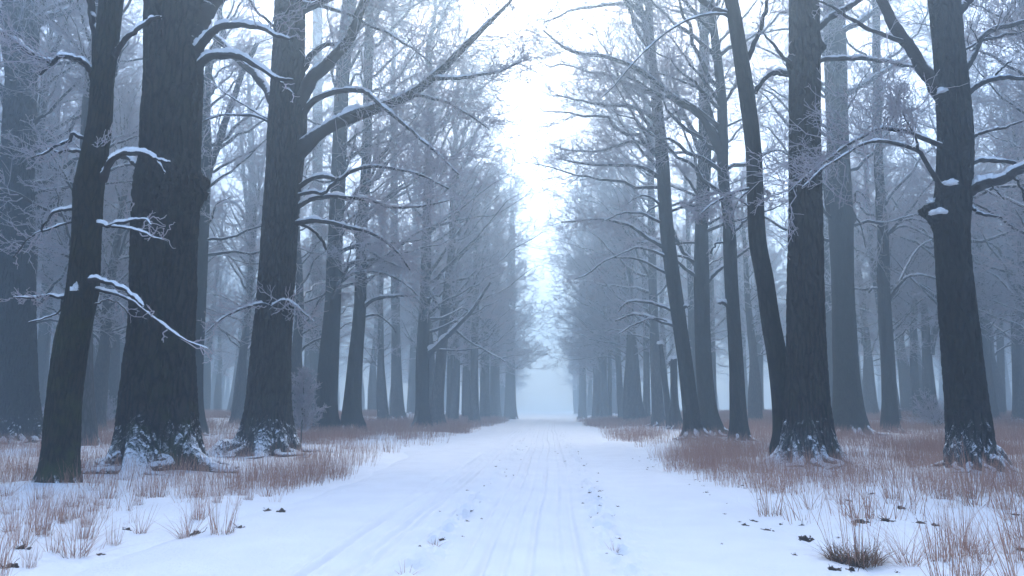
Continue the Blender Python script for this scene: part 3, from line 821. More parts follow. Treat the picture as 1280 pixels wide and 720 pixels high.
# ---- right side
make_tree("leaning avenue tree right of the road with many long thin boughs drooping to the left",
    [(810, -25, 10), (811, 0, 10), (812, 40, 11), (817, 90, 12), (823, 150, 15), (828, 200, 17), (833, 280, 18), (843, 360, 19), (856, 450, 19), (862, 500, 20), (866, 530, 23), (868, 543, 29)], (868, 549),
    [snowy([(809, 40), (803, 20), (797, -5)], 6, 4, tw=few), snowy([(803, 18), (790, 6), (775, 5), (745, 8), (715, 13), (700, 20), (680, 28)], 4.5, 1.5, tw=(9, 4, 1), free=True),
     snowy([(821, 152), (805, 140), (785, 133), (760, 132), (735, 128), (695, 118)], 5, 1.4, tw=(27, 9, 4)),
     snowy([(824, 190), (800, 178), (785, 177), (770, 183), (740, 190), (700, 186)], 4.5, 1.4, tw=(27, 9, 4)),
     snowy([(825, 222), (800, 208), (770, 207), (735, 205), (698, 198)], 5, 1.5, tw=(27, 9, 4)),
     snowy([(828, 258), (815, 248), (800, 245), (783, 256)], 3.5, 1.2, tw=(7, 5, 2)),
     snowy([(828, 279), (810, 270), (795, 266), (775, 268), (752, 277)], 4, 1.3, tw=(9, 5, 2)),
     snowy([(832, 310), (812, 298), (795, 287), (775, 278), (750, 274), (702, 278)], 5.5, 1.5, tw=(24, 8, 4)),
     snowy([(833, 322), (812, 312), (795, 310), (775, 318), (756, 326)], 3.5, 1.2, tw=(8, 5, 2)),
     snowy([(836, 343), (815, 332), (795, 324), (775, 322), (758, 324), (735, 342), (718, 349)], 3.5, 1.2, tw=(9, 5, 2)),
     snowy([(842, 389), (820, 380), (805, 377), (785, 378), (772, 389)], 4, 1.8, tw=few, snow=1.4), snowy([(844, 408), (820, 400), (800, 393), (785, 395), (769, 401)], 4.5, 1.8, tw=few, snow=1.4),
     snowy([(842, 406), (830, 400), (815, 398), (795, 405), (773, 418)], 3, 1.5, tw=few, snow=1.3), snowy([(850, 388), (856, 384), (860, 383)], 5, 4, tw=NONE, snow=1.5)],
    K=56, ds=0.08, roots=(7, 0.6, 0.4), top_limbs=26, z0=9, side=-1, length=5.5, seed=50)
make_tree("thick forked trunk close behind the leaning avenue tree, boughs spread like antlers",
    [(880, 0, 11), (880, 80, 13), (881, 180, 17), (877, 280, 17), (877, 360, 20), (879, 440, 20), (883, 500, 22), (887, 535, 28)], (888, 545),
    [snowy([(871, 333), (855, 315), (846, 300), (842, 288)], 6, 4, tw=NONE), snowy([(869, 345), (852, 332), (844, 322)], 5, 3, tw=NONE), snowy([(882, 354), (895, 340), (915, 325), (940, 307)], 6, 3, tw=few),
     snowy([(875, 190), (862, 158), (848, 125), (838, 80)], 6, 3), snowy([(885, 210), (895, 198), (906, 184)], 7, 4), snowy([(876, 250), (860, 225), (845, 205)], 4, 2)],
    K=56, ds=0.1, roots=(7, 0.6, 0.4), top_limbs=34, z0=7, side=-1, length=5, seed=51)
make_tree("bent grey tree whose lowest great bough sweeps up and left over the road",
    [(888, -10, 9), (890, 20, 10), (895, 60, 11), (902, 120, 12), (903, 170, 14), (904, 220, 14), (910, 270, 14), (912, 300, 17), (914, 350, 17), (920, 450, 18), (923, 520, 21), (924, 548, 25)], (924, 555),
    [snowy([(899, 186), (885, 158), (873, 142), (850, 128), (830, 113), (815, 100), (795, 85), (775, 76), (750, 70), (725, 67), (700, 55), (678, 38)], 8.5, 2, tw=(37, 9, 4), lmax=2.4),
     snowy([(898, 172), (885, 130), (875, 113), (850, 100), (825, 92), (800, 92)], 4.5, 1.5, tw=(20, 9, 4)), snowy([(907, 126), (920, 105), (930, 90)], 4, 2),
     snowy([(917, 290), (930, 277), (937, 270)], 4, 2, tw=NONE), snowy([(908, 304), (896, 304), (888, 318)], 3, 2, tw=(4, 3, 0)), snowy([(908, 381), (902, 378), (898, 380)], 5, 4, tw=NONE, snow=1.6)],
    K=56, ds=0.08, roots=(6, 0.35, 0.35), top_limbs=28, z0=9, side=-1, length=5.5, seed=52)
make_tree("smooth leaning trunk that meets the foot of the plated trunk, flecked with snow",
    [(905, -30, 16), (914, 0, 17), (926, 70, 19), (935, 130, 20), (942, 190, 20), (944, 240, 21), (947, 300, 22), (956, 350, 23), (963, 400, 24), (972, 450, 25), (978, 500, 26), (981, 540, 28), (982, 562, 34)], (982, 575),
    [snowy([(921, 27), (905, 15), (885, 5), (862, -10)], 8, 5, tw=(8, 5, 2)), snowy([(908, 18), (893, 18), (870, 22), (850, 30), (830, 42), (810, 60), (790, 80), (770, 105), (753, 122)], 3, 1.2, tw=(4, 3, 0), free=True, dy=-2, y0=-.6),
     snowy([(936, 70), (948, 45), (955, 20), (960, -8)], 6, 4, tw=(8, 5, 2), snow=.3), snowy([(940, 118), (955, 98), (968, 92), (988, 95)], 5, 4, tw=(5, 4, 2)),
     snowy([(938, 236), (928, 237), (915, 242), (893, 253), (873, 270)], 3.5, 1.2, tw=(24, 8, 3), m2=1, lmax=1.20, dy=-.8, bias=(-.4, 0, -.3)), snowy([(936, 238), (926, 246), (919, 258), (913, 276)], 3, 1.2, tw=(9, 5, 2), m2=1, lmax=1.05, dy=-.5),
     snowy([(942, 262), (932, 255), (926, 250)], 2.5, 1.5, tw=NONE), snowy([(948, 232), (956, 238), (962, 250)], 2, 1, tw=(10, 5, 2), m2=1, lmax=0.75)],
    bark="grey", K=110, ds=0.06, roots=(7, 0.45, 0.45), top_limbs=24, z0=12, side=-1, length=6, seed=53)
make_tree("straight trunk with plated bark and snowy splayed roots, right of the road",
    [(1005, -25, 31), (1005, 0, 32), (1006, 100, 34), (1006, 190, 35), (1007, 280, 37), (1007, 370, 40), (1008, 450, 43), (1009, 500, 46), (1010, 530, 48), (1011, 555, 50), (1012, 572, 52)], (1012, 581),
    [snowy([(1016, 40), (1040, 20), (1060, 8), (1088, -10)], 10, 7, tw=(8, 5, 2), snow=.6), snowy([(1020, 78), (1045, 72), (1075, 73), (1100, 76), (1145, 84)], 6.5, 3, tw=(10, 5, 2), dy=2),
     snowy([(992, 82), (978, 70), (968, 58), (953, 41)], 6, 1.5, tw=(4, 3, 0), snow=.5), snowy([(992, 92), (972, 88), (958, 97), (944, 118)], 5, 4, tw=(6, 4, 2), dy=.9)],
    bark="plate", K=150, ds=0.055, roots=(9, 0.8, 0.5), burls=[(1024, 60, 9, 6, 0), (988, 78, 8, 4, 0)], top_limbs=22, z0=12, side=-1, length=6, seed=54)
make_tree("massive grey trunk behind the plated trunk, its boughs forking out near the top",
    [(1042, -10, 26), (1042, 0, 26), (1044, 70, 28), (1046, 130, 27), (1048, 200, 28), (1051, 280, 30), (1054, 370, 28), (1057, 450, 31), (1060, 500, 36), (1062, 530, 43)], (1062, 545),
    [snowy([(1040, 60), (1055, 38), (1075, 28), (1100, 8), (1122, -8)], 8, 5), snowy([(1055, 120), (1080, 105), (1100, 92), (1120, 80), (1142, 63)], 7, 4, tw=(17, 8, 4)), snowy([(1042, 126), (1033, 117), (1024, 106)], 6, 4, tw=few),
     snowy([(1043, 288), (1035, 262), (1030, 232)], 7, 4, tw=NONE, snow=.4), snowy([(1060, 272), (1068, 252), (1072, 238), (1086, 252)], 3, 1.3, tw=(8, 5, 1)), snowy([(1064, 268), (1072, 275), (1078, 292), (1082, 310)], 2.4, 1, tw=(7, 4, 1))],
    K=80, ds=0.08, roots=(8, 0.35, 0.4), burls=[(1064, 272, 7, 5, 0)], top_limbs=30, z0=8, side=-1, length=6, seed=55)
make_tree("slender pale tree with curling branches to its right, in the gap before the black trunk",
    [(1094, -10, 8), (1095, 0, 9), (1096, 100, 10), (1097, 180, 11), (1101, 250, 12), (1104, 300, 14), (1105, 370, 16), (1110, 450, 17), (1112, 500, 18), (1113, 532, 22)], (1113, 540),
    [snowy([(1105, 256), (1120, 235), (1140, 215), (1148, 200), (1167, 184)], 5.5, 2.5, tw=(8, 5, 2)), snowy([(1107, 296), (1122, 280), (1140, 274), (1162, 279)], 4, 2, tw=(6, 4, 1)), snowy([(1108, 293), (1130, 282), (1150, 290), (1170, 301)], 3.5, 1.5, tw=few),
     snowy([(1109, 378), (1120, 365), (1125, 350), (1135, 330), (1150, 308), (1172, 297)], 4, 2, tw=few), snowy([(1111, 376), (1122, 358), (1135, 346), (1155, 344), (1178, 351)], 4, 2, tw=few), snowy([(1102, 364), (1091, 360), (1087, 366)], 4, 2.5, tw=NONE),
     snowy([(1099, 190), (1110, 178), (1122, 176)], 3, 1.5)],
    K=44, ds=0.1, roots=(6, 0.35, 0.35), top_limbs=28, z0=8, side=0, length=5, seed=56)
make_tree("black trunk near the right edge with snow-capped burls and arching frosted boughs",
    [(1175, -30, 29), (1180, 0, 32), (1186, 60, 32), (1191, 120, 35), (1194, 180, 37), (1192, 240, 37), (1190, 300, 36), (1196, 380, 39), (1200, 420, 41), (1205, 470, 42), (1209, 510, 44), (1212, 545, 46), (1213, 572, 49)], (1214, 590),
    [snowy([(1182, 128), (1165, 105), (1145, 75), (1130, 50), (1115, 25), (1098, -10)], 17, 11, tw=NONE, snow=.6), snowy([(1127, 52), (1100, 42), (1080, 32), (1060, 22), (1040, 8), (1018, -2)], 5.5, 2, tw=(7, 4, 2), free=True, dy=-1, y0=.1, snow=.5),
     snowy([(1194, 20), (1208, 3), (1220, -16)], 11, 9, tw=NONE), snowy([(1205, 88), (1218, 70), (1225, 50), (1235, 40), (1260, 32), (1295, 24)], 8, 5, tw=(20, 8, 3), snow=.4, m2=0),
     snowy([(1203, 63), (1230, 50), (1260, 43), (1295, 37)], 4, 3, tw=(15, 8, 3), snow=.4, dy=1), snowy([(1206, 118), (1225, 105), (1245, 98), (1285, 97)], 7.5, 4.5, tw=(7, 4, 2), snow=.7, dy=-.5),
     snowy([(1240, 99), (1250, 88), (1263, 77)], 3, 2, tw=NONE, free=True), snowy([(1209, 180), (1220, 168), (1240, 162), (1260, 158), (1277, 152)], 5.5, 2.5, tw=(5, 3, 0), snow=.7),
     snowy([(1210, 207), (1225, 200), (1245, 200), (1265, 203), (1290, 214)], 6, 4, tw=few, snow=1), snowy([(1207, 242), (1230, 230), (1255, 222), (1292, 203)], 14, 11, tw=NONE, snow=1.2, dy=-.8),
     snowy([(1206, 256), (1225, 265), (1240, 270), (1254, 271)], 5.5, 2.5, tw=(5, 2, 0), snow=.5, lmax=0.45, t0=.7, dy=-.6), snowy([(1266, 220), (1275, 232), (1281, 250)], 3, 2, tw=NONE, snow=.2, free=True, y0=-.6), snowy([(1240, 232), (1247, 240), (1256, 249)], 2, 1.2, tw=NONE, snow=.2, free=True, y0=-.4),
     snowy([(1180, 184), (1160, 175), (1135, 167), (1112, 162), (1090, 165), (1070, 175), (1050, 188), (1030, 203), (1008, 220), (985, 240)], 6.5, 1.5, tw=(24, 8, 3), t0=.16, lmax=1.5, len2=.34, len3=.42, snow=1, m2=1, dy=-1.5, bias=(-.4, 0, .8), ang=50),
     snowy([(1180, 240), (1165, 215), (1155, 200), (1147, 188), (1130, 181), (1105, 175), (1080, 178), (1060, 190), (1035, 206), (1002, 235)], 6, 1.5, tw=(20, 8, 3), t0=.25, lmax=1.4, len2=.34, len3=.42, snow=1, m2=1, dy=-2.2, bias=(-.5, 0, .6), ang=48),
     snowy([(1147, 188), (1145, 172), (1138, 160), (1128, 140)], 3, 1.2, tw=(8, 5, 3), free=True, y0=-.8, m2=1, snow=.4, lmax=1.35), snowy([(1110, 163), (1118, 140), (1125, 112)], 2.4, 1, tw=(15, 8, 4), free=True, y0=-.5, snow=.3, lmax=1.35, m2=1)],
    bark="dark", K=150, ds=0.05, roots=(8, 0.42, 0.5), burls=[(1173, 264, 15, 14, 2), (1180, 276, 12, 8, 12), (1189, 238, 10, 13, 17), (1190, 200, 12, 3, 14)], caps=[(1189, 229, 8, 4, 0.44), (1164, 252, 5, 5, 0.10), (1174, 266, 11, 4.5, 0.34), (1178, 114, 7, 4, 0.14)],
    top_limbs=18, z0=10.5, side=-1, length=5, seed=57, height=20)
# broken snags
make_tree("thin broken snag leaning left, capped with snow, beside the taller broken stub",
    [(826, 431, 5), (829, 460, 7), (834, 500, 8), (838, 528, 11)], (838, 535), K=28, ds=.1, snap=1, seed=60, name="snag", caps=[(826, 429, 4, 3, 0)], cat="dead tree")
make_tree("short upright broken stub with a snow-capped hooked top, right of the thin snag",
    [(842, 450, 9), (843, 500, 10), (845, 530, 16)], (845, 536), [([(840, 452), (837, 452), (835, 457)], 4, 3, dict(tw=NONE))], K=28, ds=.1, snap=1, seed=61, name="snag", caps=[(842, 448, 5.5, 3, 0)], cat="dead tree")
make_tree("upright misty trunk just left of the thin broken snag",
    [(812, 150, 8), (814, 250, 9), (816, 360, 11), (819, 450, 13), (822, 510, 15), (823, 526, 19)], (823, 533), K=36, ds=.15, top_limbs=42, z0=5.5, side=-1, length=6, seed=62, far=True)
make_tree("leaning misty trunk, second to the left of the thin broken snag",
    [(782, 300, 8), (786, 380, 9), (792, 440, 11), (796, 500, 14), (798, 520, 18)], (798, 528), K=32, ds=.18, top_limbs=40, z0=5, side=-1, length=6, seed=63, far=True)
make_tree("bowed faint trunk, foremost of the pale row right of the road's far end",
    [(769, 380, 6), (772, 430, 7), (775, 490, 9), (779, 518, 13)], (779, 524), Y=68, K=28, ds=.25, top_limbs=36, z0=5, side=-1, length=6, seed=64, far=True)
GR = "faint trees in a row right of the road's far end"
for i, (x, by, w, Yy) in enumerate(((808, 523, 8, 66), (762, 523, 5, 78), (755, 523, 7, 76), (746, 522, 9, 82), (728, 521, 8, 92))):
    make_tree(["wide faint trunk between the leaning misty trunk and the upright misty trunk", "thinnest faint trunk, just left of the bowed faint trunk",
               "faint trunk paired with a wider one left of the thinnest faint trunk", "wider trunk of the faint pair right of the road's far end",
               "barely visible trunk, nearest to where the road vanishes on the right"][i],
              [(x - (x - 688) * 0.03, 300, w * .8), (x, 450, w), (x, by - 4, w * 1.3)], (x, by), Y=Yy, K=28, ds=0.3, top_limbs=30, z0=4.5, side=-1, length=4.0, seed=70 + i, far=True, group=GR)
# right wood
for i, (lab, pts, base, Yy, lb) in enumerate((
    ("pale trunk in the gap between the thick forked trunk and the bent grey tree", [(888, 300, 6), (890, 400, 7), (892, 515, 9)], (892, 522), 64, []),
    ("ghostly trunk standing between the bent grey tree and the smooth leaning trunk", [(946, 330, 8), (949, 420, 9), (949, 515, 11)], (949, 519), 72, []),
    ("pale trunk filling the slit between the plated trunk and the massive grey trunk", [(1031, 300, 10), (1033, 370, 11), (1036, 515, 14)], (1036, 522), 56, []),
    ("thin wavering trunk right of the slender pale tree", [(1146, 300, 6), (1143, 370, 7), (1142, 450, 9), (1148, 512, 12)], (1148, 519), 58, [snowy([(1142, 400), (1130, 385), (1118, 372)], 2, 1)]),
    ("forked pale trunk just left of the black trunk", [(1153, 300, 6), (1155, 370, 8), (1159, 450, 12), (1163, 508, 17)], (1163, 517), 56, [snowy([(1163, 440), (1172, 400), (1178, 360), (1186, 310)], 8, 5, snow=0)]),
    ("misty trunk with snow at its root, first to the right of the black trunk", [(1222, 300, 13), (1225, 370, 14), (1230, 450, 15), (1236, 508, 19)], (1236, 520), 54, [snowy([(1232, 410), (1242, 390), (1252, 365)], 4, 2.5), snowy([(1225, 395), (1216, 380), (1212, 365)], 3, 2)]),
    ("misty trunk cut by the right edge of the picture", [(1264, 250, 13), (1268, 350, 14), (1272, 420, 14), (1276, 508, 18)], (1276, 519), 54, [snowy([(1278, 425), (1288, 405), (1296, 385)], 5, 3)]),
    ("faint slim trunk midway between the two misty trunks at the right edge", [(1248, 350, 7), (1250, 420, 8), (1252, 510, 10)], (1252, 518), 70, []))):
    make_tree(lab, pts, base, lb, Y=Yy, K=34, ds=.2, top_limbs=32, z0=5.5, side=0, length=5, seed=80 + i, far=True)

# trees that fade into the fog on both sides: four kinds, copied
def far_proto(seed, side, ln=6.2, lod=(10, 7, 3)):
    global rng
    H = 19 + 3 * rng.random()
    n = 9
    zz = np.linspace(-0.3, H, n)
    C = np.stack([np.cumsum(rng.normal(size=n)) * 0.10, np.cumsum(rng.normal(size=n)) * 0.10, zz], 1); C[:, :2] -= C[0, :2]
    R = 0.44 * (1 - zz / H * 0.9); R[0] = R[1] = 0.52
    D = crom(np.column_stack([C, R]), 60, k=np.linspace(0, 1, 60) ** 1.3)
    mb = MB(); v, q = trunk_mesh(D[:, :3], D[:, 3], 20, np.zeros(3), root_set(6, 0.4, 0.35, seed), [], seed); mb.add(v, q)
    tm = mb.mesh("trunk", MT["grey_fogged"])
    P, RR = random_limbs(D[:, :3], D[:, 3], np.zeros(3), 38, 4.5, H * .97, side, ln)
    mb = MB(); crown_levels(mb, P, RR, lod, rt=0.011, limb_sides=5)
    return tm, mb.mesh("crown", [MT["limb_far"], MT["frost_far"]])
protos = [far_proto(100 + i, 1 if i < 3 else 0, 3.3 if i < 3 else 6.2, (9, 6, 3) if i < 3 else (11, 8, 3)) for i in range(6)]
r2 = np.random.default_rng(5)
spots = []
def free(x, y, d):
    return all((x - a) ** 2 + (y - b) ** 2 > d * d for a, b, _ in TREE_DONE) and all((x - a) ** 2 + (y - b) ** 2 > d * d for a, b in spots)
for sgn in (-1, 1):
    for row in (0, 1):
        y = 52.0 + 6 * row
        while y < 175:
            x = (-8.0 if sgn < 0 else 6.2) + sgn * row * 4.5 + r2.normal() * 0.5
            if free(x, y, 3.0):
                spots.append((x, y))
            y += r2.uniform(7, 11)
    for k in range(900):
        y = 34 + 150 * r2.random() ** 1.5; x = sgn * r2.uniform(12.5, 18 + y * 0.72)
        if len(spots) < (125, 999, 235)[sgn + 1] and free(x, y, 4.6 + 0.02 * y):
            spots.append((x, y))
for x, y in [(-19, 14), (-15.5, 24), (-24, 27), (-23, 37), (17.5, 13), (15.5, 22), (20, 29), (24, 38), (-30, 34), (29, 30), (-12.5, 4), (11, 3.5)]:
    if free(x, y, 3.0):
        spots.append((x, y))
spots.sort(key=lambda s: s[1])
for i, (x, y) in enumerate(spots):
    row = abs(x + 0.9) < 9.5
    k = int(r2.integers(0, 3)) if row else int(r2.integers(1, 6))
    o = empty("frosted_tree", (x, y, float(ground_h(x, y))))
    sc = r2.uniform(0.8, 1.15)
    o.scale = (sc, sc, sc * r2.uniform(0.95, 1.1))
    o.rotation_euler = (r2.normal() * 0.02, r2.normal() * 0.02, (0 if x < 0 else math.pi) + r2.normal() * 0.35 if row else r2.uniform(0, 6.28))
    sd = "left" if x < 0 else "right"
    if row:
        lab, gp = f"ghostly avenue tree dissolving into the fog along the {sd} side of the road's far end", f"ghostly avenue trees {sd} of the road's far end"
    elif y > 36:
        lab, gp = f"ghostly tree deep in the foggy wood on the {sd} side of the road", f"ghostly trees deep in the {sd} wood"
    else:
        lab, gp = f"big frosted tree standing at the outer {sd} margin of the view", f"frosted trees at the outer {sd} margin"
    tag(o, lab, "tree", gp)
    for nm, me in (("trunk", protos[k][0]), ("crown", protos[k][1])):
        c = bpy.data.objects.new(nm, me); c.parent = o; COL.objects.link(c)
    TREE_DONE.append((x, y, 0.45))

# ------------------------------------------------------------------ frosted saplings and bushes
def shrub(name, label, px, base_y, hpx, wpx, cat, Y=None, stems=1, dens=(26, 8, 3), group=None, rt=0.008):
    g = ground_pt(px, base_y, 0.05)
    Y = Y or g[1]
    x = W(px, HZ, Y)[0]; z = float(ground_h(x, Y))
    s = pxsize(np.array([x, Y, z])); H = hpx * s; Wd = wpx * s * 0.5
    root = empty(name, (x, Y, z)); tag(root, label, cat, group)
    b0 = np.array([x, Y, z])
    Ps, Rs = [], []
    for k in range(stems):
        t = np.linspace(0, 1, 16)
        lean = rng.normal(size=2) * (0.02 if stems == 1 else 0.55)
        p = b0 + np.stack([lean[0] * Wd * t + 0.02 * H * np.cumsum(rng.normal(size=16)) * 0.3, lean[1] * Wd * t + 0.02 * H * np.cumsum(rng.normal(size=16)) * .3, H * 0.95 * t * rng.uniform(.7, 1)], 1)
        p -= p[0] - b0
        Ps.append(p); Rs.append((0.024 if stems == 1 else 0.012) * (1 - t) + 0.006)
    P, R = np.array(Ps), np.array(Rs)
    mb = MB(); v, q = tubes(P, R, 6); mb.add(v, q)
    mb.build("stem", MT["limb"], root, b0)
    P2, R2 = kids(P, R, dens[0], 0.14, 1.0, 58, Wd / H * 1.15, 0.013, rt, 7, flat=0.3, rise=0.22, wob=0.12, minlen=0.1, tpow=0.72)
    mb = MB(); v, q = tubes(P2, R2, 4); mb.add(v, q)
    P3, R3 = kids(P2, R2, dens[1], 0.1, 1.0, 46, 0.42, rt, rt * .7, 5, flat=.7, rise=.08, wob=.2, minlen=.07)
    v, q = tubes(P3, R3, 3); mb.add(v, q)
    P4, R4 = kids(P3, R3, dens[2], 0.1, 1.0, 46, 0.5, rt, rt * .7, 3, flat=.8, rise=.05, wob=.2, minlen=.05)
    v, q = tubes(P4, R4, 3); mb.add(v, q)
    mb.build("crown", MT["frost"], root, b0)
    return root
shrub("frosted_sapling", "small white frosted sapling with a feathery outline at the foot of the forked oak", 378, 545, 97, 62, "sapling", Y=26, dens=(60, 13, 4), rt=.019)
shrub("frosted_bush", "low rimed bush glimpsed left of the forked oak's trunk", 302, 522, 22, 26, "bush", Y=50, stems=7, dens=(9, 7, 3), rt=.013)
shrub("frosted_bush", "widest low rimed bush, between the slim mossy tree and the widest oak", 128, 522, 28, 44, "bush", Y=46, stems=9, dens=(9, 7, 3), rt=.013)
shrub("frosted_bush", "small rimed bush close by the root of the left edge giant", 56, 522, 22, 24, "bush", Y=48, stems=6, dens=(9, 7, 3), rt=.013)
shrub("frosted_bush", "twiggy bare bush spreading on the snow left of the black trunk", 1168, 532, 34, 66, "bush", Y=40, stems=12, dens=(8, 6, 2), rt=.009)
shrub("frosted_bush", "tiny rimed bush in the clearing left of the grey bowing trunk", 475, 521, 16, 12, "bush", Y=58, stems=4, dens=(8, 6, 2), rt=.013)
#TREES_END

# ------------------------------------------------------------------ ground and road
def geo(a, b, n, p):
    return a + (b - a) * np.linspace(0, 1, n) ** p
xs = np.concatenate([-geo(16, 190, 60, 2.0)[::-1], np.linspace(-16, 16, 460)[1:-1], geo(16, 190, 60, 2.0)])
ys = np.concatenate([np.linspace(-30, 4, 30)[:-1], geo(4, 290, 520, 2.6)])
mb = MB(); v, q = grid_mesh(xs, ys, ground_h); mb.add(v, q)
g = mb.build("ground", MT["snow_ground"]); tag(g, "snow-covered forest floor on both sides of the road", "ground", kind="structure")
xs = np.linspace(-5.3, 3.6, 470); ys = np.concatenate([np.linspace(-20, 4, 24)[:-1], geo(4, 150, 640, 2.3)])
mb = MB(); v, q = grid_mesh(xs, ys, road_h); mb.add(v, q)
r = mb.build("road", MT["snow_road"]); tag(r, "snow-covered forest road with wheel tracks running straight into the fog", "road", kind="structure")

# ------------------------------------------------------------------ dry grass
def blades(n, H, spread, width, lean, m=4, droop=0.35, rg=None):
    rg = rg or rng
    a = rg.uniform(0, 2 * np.pi, n); rad = spread * np.sqrt(rg.random(n))
    p0 = np.stack([np.cos(a) * rad, np.sin(a) * rad, np.full(n, -0.03)], 1)
    ld = a + rg.normal(size=n) * 0.7
    ln = np.abs(rg.normal(size=n)) * lean + 0.05
    h = H * (0.45 + 0.6 * rg.random(n))
    d = np.stack([np.cos(ld) * np.sin(ln), np.sin(ld) * np.sin(ln), np.cos(ln)], 1)
    out = np.stack([np.cos(ld), np.sin(ld), np.full(n, -0.5)], 1) * droop * (rg.random(n) ** 2)[:, None]
    s = np.linspace(0, 1, m)
    P = p0[:, None, :] + h[:, None, None] * (d[:, None, :] * s[None, :, None] + out[:, None, :] * (s ** 2.2)[None, :, None])
    wd = np.stack([-np.sin(ld + rg.normal(size=n) * 0.9), np.cos(ld + rg.normal(size=n) * .9), np.zeros(n)], 1)
    wd /= np.linalg.norm(wd, axis=1, keepdims=True)
    wv = width * (0.6 + 0.7 * rg.random(n))[:, None] * (1 - 0.75 * s)[None, :]
    A = P - wd[:, None, :] * wv[..., None] * .5; B = P + wd[:, None, :] * wv[..., None] * .5
    v = np.stack([A, B], 2).reshape(-1, 3)
    i = np.arange(n)[:, None] * m * 2; j = np.arange(m - 1)[None, :] * 2
    q = np.stack([i + j, i + j + 1, i + j + 3, i + j + 2], -1).reshape(-1, 4)
    return v, q
def tussock_mesh(kind):
    mb = MB()
    if kind == "tall":
        v, q = blades(int(rng.integers(26, 44)), 0.62, 0.13, 0.0065, 0.19, 6, 0.22); mb.add(v, q, 0)
        v, q = blades(24, 0.20, 0.11, 0.006, 0.7, 4, 0.6); mb.add(v, q, 1)
    elif kind == "wispy":
        v, q = blades(int(rng.integers(14, 22)), 0.55, 0.15, 0.0055, 0.30, 7, 0.55); mb.add(v, q, 0)
        v, q = blades(8, 0.12, 0.09, 0.005, 0.8, 4, 0.6); mb.add(v, q, 1)
    elif kind == "arching":
        v, q = blades(46, 0.50, 0.07, 0.0045, 0.62, 7, 0.9); mb.add(v, q, 0)
        v, q = blades(26, 0.13, 0.08, 0.006, 0.9, 4, 0.6); mb.add(v, q, 1)
    elif kind == "matted":
        v, q = blades(34, 0.62, 0.16, 0.0055, 0.16, 5, 0.2); mb.add(v, q, 0)
        v, q = blades(520, 0.20, 0.17, 0.006, 1.25, 6, 0.9); mb.add(v + np.array([0, 0, 0.035]), q, 1)
        v, q = blades(160, 0.13, 0.15, 0.006, 0.9, 5, 0.8); mb.add(v + np.array([0, 0, 0.03]), q, 0)
    elif kind == "short":
        v, q = blades(16, 0.15, 0.03, 0.0045, 0.75, 5, 0.5); mb.add(v, q, 0)
        v, q = blades(12, 0.09, 0.03, 0.005, 0.9, 4, 0.5); mb.add(v, q, 1)
    return mb.mesh("grass_tussock", [MT["grass"], MT["grass_dark"]], smooth=False)
KINDS = {"tall": [tussock_mesh("tall") for _ in range(6)], "wispy": [tussock_mesh("wispy") for _ in range(6)], "arching": [tussock_mesh("arching") for _ in range(3)],
         "matted": [tussock_mesh("matted") for _ in range(1)], "short": [tussock_mesh("short") for _ in range(3)]}
r3 = np.random.default_rng(21)
placed = []
def put_tussock(x, y, kind, label, group=None, sc=1.0):
    l, r = road_edges(y)
    z = float(max(ground_h(x, y), road_h(x, y) if l - .3 < x < r + .3 else -9))
    me = KINDS[kind][int(r3.integers(0, len(KINDS[kind])))]
    o = bpy.data.objects.new("grass_tussock", me); COL.objects.link(o)
    o.location = (x, y, z); o.rotation_euler = (0, 0, r3.uniform(0, 6.28))
    k = sc * r3.uniform(0.85, 1.15); o.scale = (k, k, k * r3.uniform(.9, 1.1))
    tag(o, label, "grass tussock", group)
    placed.append((x, y))
hero = [
    (95, 690, "arching", "sprawling arching tussock lowest in the left corner of the snow", 1.15), (235, 668, "arching", "tussock with dark bent-over stems lying on the snow below the widest oak", 0.9),
    (507, 716, "short", "small dry tuft at the bottom of the road, lower of the pair between the tracks", 1.1), (543, 686, "short", "small dry tuft on the road, upper of the pair between the tracks", 1.0),
    (768, 690, "short", "lone straggly tuft on the snow right of the wheel tracks", 1.1), (1068, 696, "matted", "tall tussock rising from a thick brown matted base at the lower right", 1.3),
    (1222, 690, "arching", "low spiky tussock with arching stems near the lower right corner", 1.0), (1214, 588, "tall", "small fan of dry grass right in front of the black trunk's root", 0.75),
    (80, 612, "arching", "loops of bent dry grass at the foot of the slim mossy tree", 0.9), (962, 640, "tall", "bushy tussock below the plated trunk, nearest to the road on the right", 1.15),
    (278, 668, "tall", "dense bushy tussock on the snow in front of the widest oak", 1.0)]
for px, py, kd, lab, sc in hero:
    p = ground_pt(px, py, 0.05)
    put_tussock(p[0], p[1], kd, lab, None, sc)
def dens(x, y):
    l, r = road_edges(y)
    side = np.maximum(l - x, x - r)
    d = sstep(0.0, 0.7, side)
    patch = fbm(x * 0.33, y * 0.22, 0, 91, 3)
    far = sstep(13, 24, y)
    base = np.where(x > 0, 1.75, 1.5)
    dd = base * (1 - far) * np.clip(0.8 + 0.7 * patch, 0.1, 1.8) + far * np.where(x > 0, 1.7, 1.4) * np.clip(0.65 + 1.3 * patch, 0.05, 1.8)
    dd = dd * (1 - 0.72 * sstep(13.5, 15.5, y) * (1 - sstep(21, 26, y)) * (1 - sstep(-6.2, -5.0, x)))   # trodden snow round the big oaks
    return d * dd
cand = []
for _ in range(60):
    n = 4000
    y = 5.2 + (78 - 5.2) * r3.random(n) ** 1.15
    half = 2 + y * 0.82
    x = r3.uniform(-1, 1, n) * half
    area_pdf = (1 / (2 * half)) * (1 / ((78 - 5.2) * 1.15)) * ((y - 5.2) / (78 - 5.2)) ** (1 - 1 / 1.15) ** 0
    acc = r3.random(n) < np.clip(dens(x, y) / 3.5 * (half / 66.0) * 1.0, 0, 1)
    cand += list(zip(x[acc], y[acc]))
cand = [(x, y) for x, y in cand if all((x - a) ** 2 + (y - b) ** 2 > (w * 1.3 + .12) ** 2 for a, b, w in TREE_DONE)]
